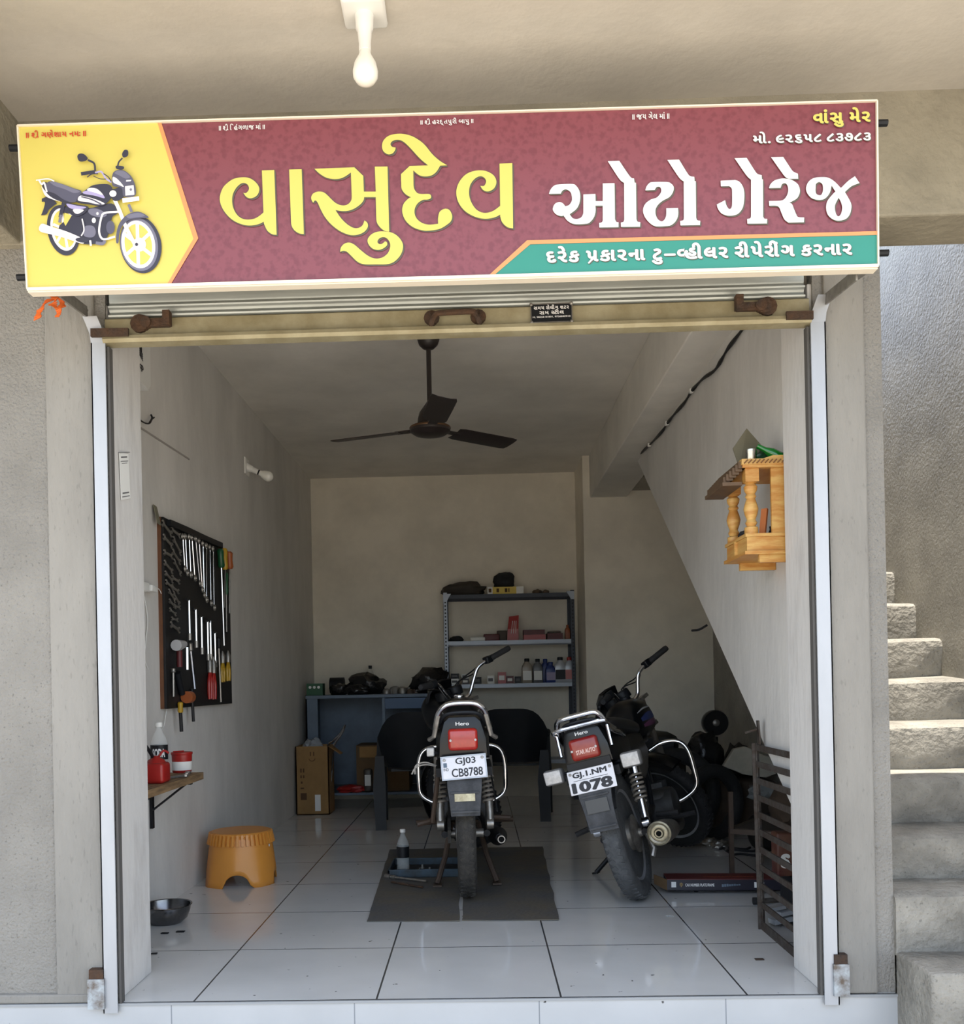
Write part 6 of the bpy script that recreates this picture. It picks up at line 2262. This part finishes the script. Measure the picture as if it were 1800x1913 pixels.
# small castor-like part propping the box
p = aZ(1305, 1672, 0)
m = MB().lathe([(.014, -.008), (.014, .008)], (p.x, p.y + .06, .0142), 'X', 12)
tag(m.build('roller', blackpl), 'tiny black roller under the middle of the long red box', 'roller')
p = aZ(1408, 1690, 0)
t = thing('rod_end', 'stubby dark rod end poking out past the foot of the grill', 'rod', (p.x, p.y, 0))
q = MB().tube([(p.x, p.y, .016), (p.x + .14, p.y + .02, .016)], .011, 10)
q.build('rod', iron, t)
MB().lathe([(.0165, -.004), (.0165, .024)], (p.x, p.y, .0165), 'X', 12).build('knob', blackrub, t)

# ------------------------------------------------------------------ leaning iron grill
ga, gb = aZ(1425, 1736, 0), Vector((1.118, .30, 0))
gt = aY(1437, 1388, ga.y)
Hg = gt.z
t = thing('iron_grill', 'rusty iron window grill leaning on the right wall behind the jamb', 'grill', (ga.x, ga.y, 0))
gx = ga.x - .005
lx = 1.146 - gx - .02


def G(y, z):
    """point on the leaning grill"""
    return Vector((gx + lx * z / Hg, y, z))


y0, y1 = ga.y, .33
up_ = (G(0, 1) - G(0, 0)).normalized()
for y in (y0, y1):
    m = MB()
    m.bar(G(y, .0), G(y, Hg), .032, .005, up=(1, 0, 0))
    m.bar(G(y + (.0 if y == y0 else 0), 0), G(y, Hg), .005, .028, up=(1, 0, 0))
    m.build('upright', iron, t, smooth=0)
for k in range(11):
    z = .016 + (Hg - .032) * (k / 10) ** .92
    m = MB()
    m.bar(G(y0, z), G(y1, z), .006, .024 if 0 < k else .04, up=up_)
    m.build('flat_bar', iron, t, smooth=0)
m = MB()
a = G(y0 - .06, Hg)
m.bar(a, a + Vector((-.005, 0, .095)), .026, .006, up=(1, 0, 0))
m.tube([a + Vector((-.008, 0, .06)), a + Vector((-.05, .02, .045))], .005, 6)
m.build('bracket', iron, t, smooth=0)

# ------------------------------------------------------------------ cable along the right wall
m = MB()
pts = [aX(x, y, 1.14) for x, y in ((1400, 596), (1385, 617), (1360, 650), (1346, 674), (1334, 692), (1312, 708), (1292, 730), (1278, 752), (1258, 775), (1246, 791), (1236, 806), (1213, 831), (1188, 854))]
m.tube(curve_pts(pts, 5), [.0075 + .002 * sin(i * .9) for i in range(len(curve_pts(pts, 5)))], 8)
cb_ = thing('power_cable', 'black power cable clipped along the top of the right wall', 'cable', tuple(pts[6]))
m.build('cable', wirem, cb_)
for k in (6, 9, 11):
    q = MB().rbox(tuple(pts[k] - Vector((.012, .014, .012))), tuple(pts[k] + Vector((.008, .014, .012))), .004)
    q.build('clip', whitepl, cb_)
# nail-like pipe end in the slanted edge
p = aX(1320, 1168, 1.16)
a = aX(1292, 1178, 1.10)
tag(MB().tube(curve_pts([p, (p + a) / 2 + Vector((0, 0, -.008)), a], 4), .006, 8).build('pipe_end', wirem), 'short dark wire end sticking out of the slanted wall edge', 'wire')

# ------------------------------------------------------------------ small wooden shrine on the right wall
XS = .965
ys0 = aX(1393, 1035, XS).y
ys1 = aX(1354, 1045, XS).y
zs0 = aX(1393, 1040, XS).z
zs1 = aX(1393, 998, XS).z
zr = aX(1393, 872, XS).z
t = thing('wooden_shrine', 'small carved pine shrine shelf high on the right wall', 'shrine', (1.06, (ys0 + ys1) / 2, zs0))
m = MB()
m.box((XS + .006, ys0 + .006, zs0 + .012), (1.15, ys1 - .006, zs1 - .004))
m.box((XS, ys0, zs1 - .008), (1.15, ys1, zs1 + .004))
m.box((XS - .004, ys0 - .004, zs0 + .008), (1.15, ys1 + .004, zs0 + .020))
m.box((XS - .004, (ys0 + ys1) / 2 - .008, zs0 + .02), (XS + .008, (ys0 + ys1) / 2 + .008, zs1 - .006))
for y in (ys0 + .01, ys1 - .025):
    m.box((XS + .05, y, zs0 - .02), (1.15, y + .018, zs0 + .012))
m.build('base_drawer', woodm, t, smooth=0)
for y, dark in ((ys0 + .026, 0), (ys1 - .026, 0)):
    h = zr - zs1
    prof = [(.024, 0), (.024, h * .10), (.015, h * .12), (.021, h * .17), (.015, h * .22), (.022, h * .30), (.026, h * .38), (.022, h * .45), (.015, h * .54), (.020, h * .57), (.015, h * .61), (.022, h * .66), (.024, h * .72), (.016, h * .76), (.022, h * .78), (.022, h * .80)]
    q = MB().lathe(prof, (XS + .028, y, zs1 + .004), n=20)
    q.box((XS + .004, y - .024, zs1 + h * .80), (XS + .052, y + .024, zr))
    q.build('pillar', woodm, t)
m = MB()
m.box((1.06, ys0 + .004, zs1), (1.15, ys0 + .016, zr))
m.build('side_panel', woodm, t, smooth=0)
MB().box((1.142, ys0, zs1), (1.15, ys1, zr)).build('back_board', woodm, t, smooth=0)
m = MB()
m.box((XS - .008, ys0 - .010, zr), (1.15, ys1 + .006, zr + .012))
m.box((XS - .012, ys0 - .014, zr + .010), (1.15, ys1 + .010, zr + .030))
m.prism([(XS + .06, zr + .03), (XS + .10, zr + .042), (1.15, zr + .042), (1.15, zr + .03)], lambda u, v, w_: (u, ys0 - .008 + w_, v), .01)
rf = m.build('top_board', woodm, t, smooth=0)
q = MB()
nb = 12
for k in range(nb):
    x = XS - .004 + (1.14 - XS) * k / nb
    q.bar((x, ys0 - .0165, zr + .014), (x + .012, ys0 - .0165, zr + .026), .006, .004)
q.build('rope_carving', mat('carving_dark', (112, 70, 30), .6), rf, smooth=0)
m = MB()
n_s = 6
for k in range(n_s):
    f = k / n_s
    zz = zr + .012 - .052 * f
    xx = XS - .008 - .05 * f
    m.box((xx - .012, ys0 + .0 + .010 * k, zz - .012), (xx + .012, ys1 + .006, zz + .012))
m.box((XS - .07, ys0 + .03, zr - .055), (XS - .0, ys1 + .01, zr - .042))
m.build('stepped_eave', mat('eave_dark', (96, 74, 52), .6, var=.2, scale=20), t, smooth=0)
# things on and in the shrine
zt_ = zr + .0305
p = aX(1408, 864, 1.0)
yb = p.y + .03
m = MB().lathe([(.018, 0), (.020, .004), (.019, .030), (.021, .034), (.021, .046), (.018, .047)], (1.005, ys0 + .05, zt_), n=18)
tag(m.build('steel_tumbler', mat('bright_steel', (190, 186, 176), .25, 1.0)), 'small steel tumbler on top of the wooden shrine', 'cup')
q = MB()
yq = ys0 + .13
q.add([(.985, yq, zt_), (1.075, yq + .02, zt_), (1.10, yq + .03, zt_ + .06), (1.02, yq + .02, zt_ + .15), (.965, yq + .01, zt_ + .075)] + [(.985, yq + .006, zt_), (1.075, yq + .026, zt_), (1.10, yq + .036, zt_ + .06), (1.02, yq + .026, zt_ + .15), (.965, yq + .016, zt_ + .075)],
      [(4, 3, 2, 1, 0), (5, 6, 7, 8, 9), (0, 1, 6, 5), (1, 2, 7, 6), (2, 3, 8, 7), (3, 4, 9, 8), (4, 0, 5, 9)])
tag(q.build('card_sheet', mat('khaki_card', (110, 104, 84), .7), smooth=0), 'khaki card standing on its corner on top of the shrine', 'card')
t = thing('green_bottle', 'green glass bottle lying tilted on top of the shrine', 'bottle', (1.06, ys0 + .06, zt_))
d = Vector((.75, -.05, -.42)).normalized()
a = Vector((1.03, ys0 + .06, zt_ + .062))
MB().tube([a, a + d * .01, a + d * .03, a + d * .055, a + d * .11], [.009, .009, .010, .019, .020], 14).build('body', mat('green_glass', (20, 120, 40), .1, coat=.5), t)
m = MB().blob((1.08, ys0 + .11, zt_ + .022), (.05, .04, .035), 12, .35, 2, flat=.022)
tag(m.build('green_wrapper', mat('dark_green_foil', (24, 74, 44), .3), smooth=60), 'dark green crumpled wrapper behind the green bottle', 'wrapper')
zi = zs1 + .0045
q = MB().bar((1.045, ys0 + .07, zi), (1.062, ys0 + .09, zi + .10), .022, .012)
q.xf(lambda p_: Vector((p_.x, p_.y, max(p_.z, zi))))
tag(q.build('incense_box', mat('incense_orange', (206, 124, 70), .6), smooth=0), 'slim orange incense box leaning inside the shrine', 'box')
q = MB().lathe([(.012, 0), (.016, .01), (.010, .024), (.012, .034)], (1.085, ys0 + .08, zi), n=14)
tag(q.build('dark_lamp', blackpl), 'small black oil lamp beside the incense box in the shrine', 'oil lamp')
q = MB().blob((1.0, (ys0 + ys1) / 2, zi + .012), (.022, .03, .018), 3, .4, 2.5, flat=.012)
tag(q.build('flower_garland', blackrub, smooth=60), 'dried dark flower bundle between the shrine pillars', 'flowers')

# ------------------------------------------------------------------ things under the stair
def at_floor(px, py):
    p_ = aZ(px, py, 0)
    return p_


# iron stool frame
fl_ = aZ(1367, 1640, 0)
bl_2 = aZ(1411, 1617, 0)
uu = (bl_2 - fl_) * 1.25
vv = Vector((uu.y, -uu.x, 0)) * .95
zst = EYE - (1546 - 1262) / 1770 * (fl_.y + DIST)
t = thing('iron_stool', 'brown iron stool frame standing under the stair', 'stool', tuple(fl_ + (uu + vv) * .5))
cs = [fl_, fl_ + uu, fl_ + uu + vv, fl_ + vv]
for k, q_ in enumerate(cs):
    MB().bar(q_, q_ + Vector((0, 0, zst + (.20 if k == 0 else 0))), .022).build('leg', brownmetal, t, smooth=0)
m = MB()
for k in range(4):
    m.bar(cs[k] + Vector((0, 0, zst)), cs[(k + 1) % 4] + Vector((0, 0, zst)), .03, .026)
m.build('seat_rail', brownmetal, t, smooth=0)
MB().prism([(p_.x, p_.y) for p_ in [c_ * .92 + (fl_ + (uu + vv) * .5) * .08 for c_ in cs]], lambda u, v, w_: (u, v, zst + w_), .014).build('seat_board', mat('seat_board', (58, 50, 44), .8), t, smooth=0)
sc3 = fl_ + (uu + vv) * .5
# carton and junk on and behind it
tag(MB().blob((sc3.x, sc3.y, zst + .014 + .09), (.10, .10, .12), 71, .4, 2, flat=.09).build('sack', mat('sack_brown', (70, 56, 44), .9, bump=.4, bscale=20), smooth=60), 'dark brown sack on the iron stool under the stair', 'sack')
tag(MB().box((1.02, 3.35, 0), (1.40, 3.75, .50)).build('dark_crate', mat('crate_dark', (52, 46, 42), .8, var=.3, scale=8), smooth=0, bevel=.006), 'dark crate on the floor behind the leaning motorcycle', 'crate')
tag(MB().box((1.42, 3.16, 0), (1.94, 3.75, .34)).build('dark_crate', mat('crate_brown', (66, 54, 44), .8, var=.3, scale=8), smooth=0, bevel=.006), 'brown crate deep under the stair carrying the pale bodywork', 'crate')
# motorcycle seat and lamp unit piled on the crates
t = thing('spare_seat', 'black spare motorcycle seat on the dark crate under the stair', 'seat', (1.2, 3.5, .50))
q = MB().loft([superel(1.2, y, .585, a_, b_7, p=3) for y, a_, b_7 in ((3.30, .11, .05), (3.36, .155, .08), (3.5, .165, .085), (3.66, .15, .08), (3.72, .10, .05))])
q.build('cushion', seatm, t)
sp_c = aY(1334, 1350, 3.55)
t = thing('headlamp_unit', 'rounded black headlamp unit topping the pile under the stair', 'headlamp', (sp_c.x, 3.55, sp_c.z - .12))
q = MB().lathe([(.03, .10), (.068, .08), (.088, .02), (.090, -.03), (.084, -.05)], (sp_c.x, 3.55, sp_c.z), 'Y', 28)
q.build('shell', blackgl, t)
MB().lathe([(.03, -.045), (.018, -.056), (.001, -.058)], (sp_c.x, 3.55, sp_c.z), 'Y', 18).build('bulb_cap', dullmetal, t)
q = MB().tube([(sp_c.x, 3.58, sp_c.z - .10), (sp_c.x, 3.60, .341)], .03, 10)
q.build('stem', blackpl, t)
q = MB().blob((1.53, 3.36, .49), (.11, .10, .17), 33, .35, 2, flat=.148)
tag(q.build('black_bag', plasticbag, smooth=60), 'large black bag between the headlamp unit and the pale bodywork', 'bag')
# pale bodywork panel
c = [aY(x, y, 3.2) for x, y in ((1350, 1432), (1375, 1400), (1398, 1396), (1430, 1412), (1452, 1416), (1460, 1440), (1428, 1452), (1385, 1446), (1372, 1440))]
q = MB()
q.prism([(p_.x, p_.z) for p_ in c], lambda u, v, w_: (u, 3.2 + w_ + (v - c[0].z) * .5, max(v, .342)), .05)
tag(q.build('bodywork_panel', mat('pale_bodywork', (180, 176, 162), .5, var=.15, scale=8), smooth=0, bevel=.008), 'pale grey motorcycle bodywork panel lying on the pile', 'panel')
q = MB().blob((1.79, 3.48, .44), (.10, .10, .12), 17, .45, 2.4, flat=.098)
tag(q.build('dark_cover', mat('dark_brown_pl', (48, 42, 38), .6), smooth=60), 'dark crumpled cover behind the pale bodywork panel', 'cover')
for k, (px, py, Y, r, rt, lab) in enumerate([(1330, 1490, 2.88, .20, .045, 'old tyre standing behind the iron stool under the stair'), (1262, 1560, 3.1, .24, .05, 'old tyre leaning behind the front wheel of the leaning motorcycle')]):
    p = aY(px, py, Y)
    an = .5 if k == 0 else -.3
    cz = r + rt
    m = MB().tube([(p.x + r * cos(2 * pi * i / 40) * cos(an), Y + r * cos(2 * pi * i / 40) * sin(an), cz + r * sin(2 * pi * i / 40)) for i in range(40)], rt, 12, closed=True)
    tag(m.build('old_tyre', blackrub), lab, 'tyre')
q = MB()
q.loft([superel(1.66, 2.40, .10, .06, .05), superel(1.68, 2.48, .11, .11, .10), superel(1.70, 2.64, .11, .10, .10), superel(1.70, 2.72, .11, .05, .05)])
tag(q.build('engine_block', mat('engine_dark2', (44, 42, 40), .6, .3, var=.3, scale=20)), 'dark engine block on the floor behind the iron stool', 'engine')
rg = aY(1424, 1480, 2.45)
q = MB().blob(tuple(rg), (.085, .07, .05), 55, .5, 2.6)
tag(q.build('grey_rag', mat('rag_grey', (112, 116, 116), .9), smooth=60), 'grey rag draped at the slanted edge right of the tyre', 'rag')
# red wrapped packet behind the grill
p = aX(1466, 1600, 1.26)
t = thing('red_packet', 'red packet with a white letter behind the grill', 'packet', (1.27, .62, .30))
y_ = p.y
MB().rbox((1.22, y_ - .02, p.z - .08), (1.34, y_ + .06, p.z + .10), .01).build('packet', mat('packet_red', (78, 32, 30), .5, rgb2=(100, 70, 54), scale=12), t)
q = MB()
text_on(q, 'S', lambda s, tt: Vector((1.235 + .04 * s, y_ - .0212, p.z - .045 + .06 * tt)), .06)
q.build('print', paperm, t, smooth=0)
tag(MB().box((1.275, y_ - .03, 0), (1.40, y_ + .12, p.z - .082)).build('black_carton', blackpl, smooth=0), 'black carton on the floor under the red packet', 'box')
p = aX(1455, 1655, 1.24)
q = MB()
for k, (dx, dz, m_) in enumerate(((0, 0, .02), (.03, .03, .016), (-.02, .045, .014))):
    q.bar((p.x + dx - .05, p.y - .05 + .01 * k, .02 + dz), (p.x + dx + .03, p.y - .03 + .01 * k, .03 + dz), .05, m_)
tag(q.build('crumpled_foil', silverpl, smooth=0), 'crumpled silver blue wrapper low behind the grill', 'wrapper')
# scraps on the floor
random.seed(12)
for k, (px, py, s_, m_, lab) in enumerate([(288, 1782, .012, blackpl, 'tiny black plastic scrap on the tiles near the left jamb'), (1251, 1712, .018, clearpl, 'scrap of clear tape on the tile right of the mats'), (1418, 1793, .016, brownmetal, 'small brown leaf scrap on the tiles near the right jamb'), (308, 1744, .016, blackpl, 'thin dark scrap on the tiles below the steel bowl'), (337, 1741, .018, blackpl, 'second dark scrap on the tiles to the right below the bowl')]):
    p = aZ(px, py, 0)
    q = MB().rbox((p.x - s_, p.y - s_ * .6, 0), (p.x + s_, p.y + s_ * .6, .004), .002)
    tag(q.build('floor_scrap', m_), lab, 'scrap')
for k, (px, py) in enumerate([(1325, 1580), (1345, 1585), (1385, 1592), (1395, 1600), (1372, 1588)]):
    p = aZ(px, py, 0)
    p.z = 0
    if k < 2:
        q = MB().blob((p.x, p.y, .02), (.05, .035, .03), 60 + k, .6, 2.6, flat=.02)
    else:
        q = MB().tube(curve_pts([(p.x - .09, p.y, .008), (p.x - .03, p.y + .04, .008), (p.x + .05, p.y - .02, .008), (p.x + .1, p.y + .03, .008)], 4), .007, 6)
    tag(q.build('metal_scrap' if k < 2 else 'hose_piece', dullmetal if k < 2 else blackrub, smooth=60), ['small crumpled metal scrap on the floor in front of the stool, left one', 'small crumpled metal scrap on the floor in front of the stool, right one', 'dark hose piece on the floor between the stool legs, nearest the crates', 'dark hose piece on the floor between the stool legs, rightmost', 'dark hose piece on the floor between the stool legs, middle one'][k], 'scrap' if k < 2 else 'hose')
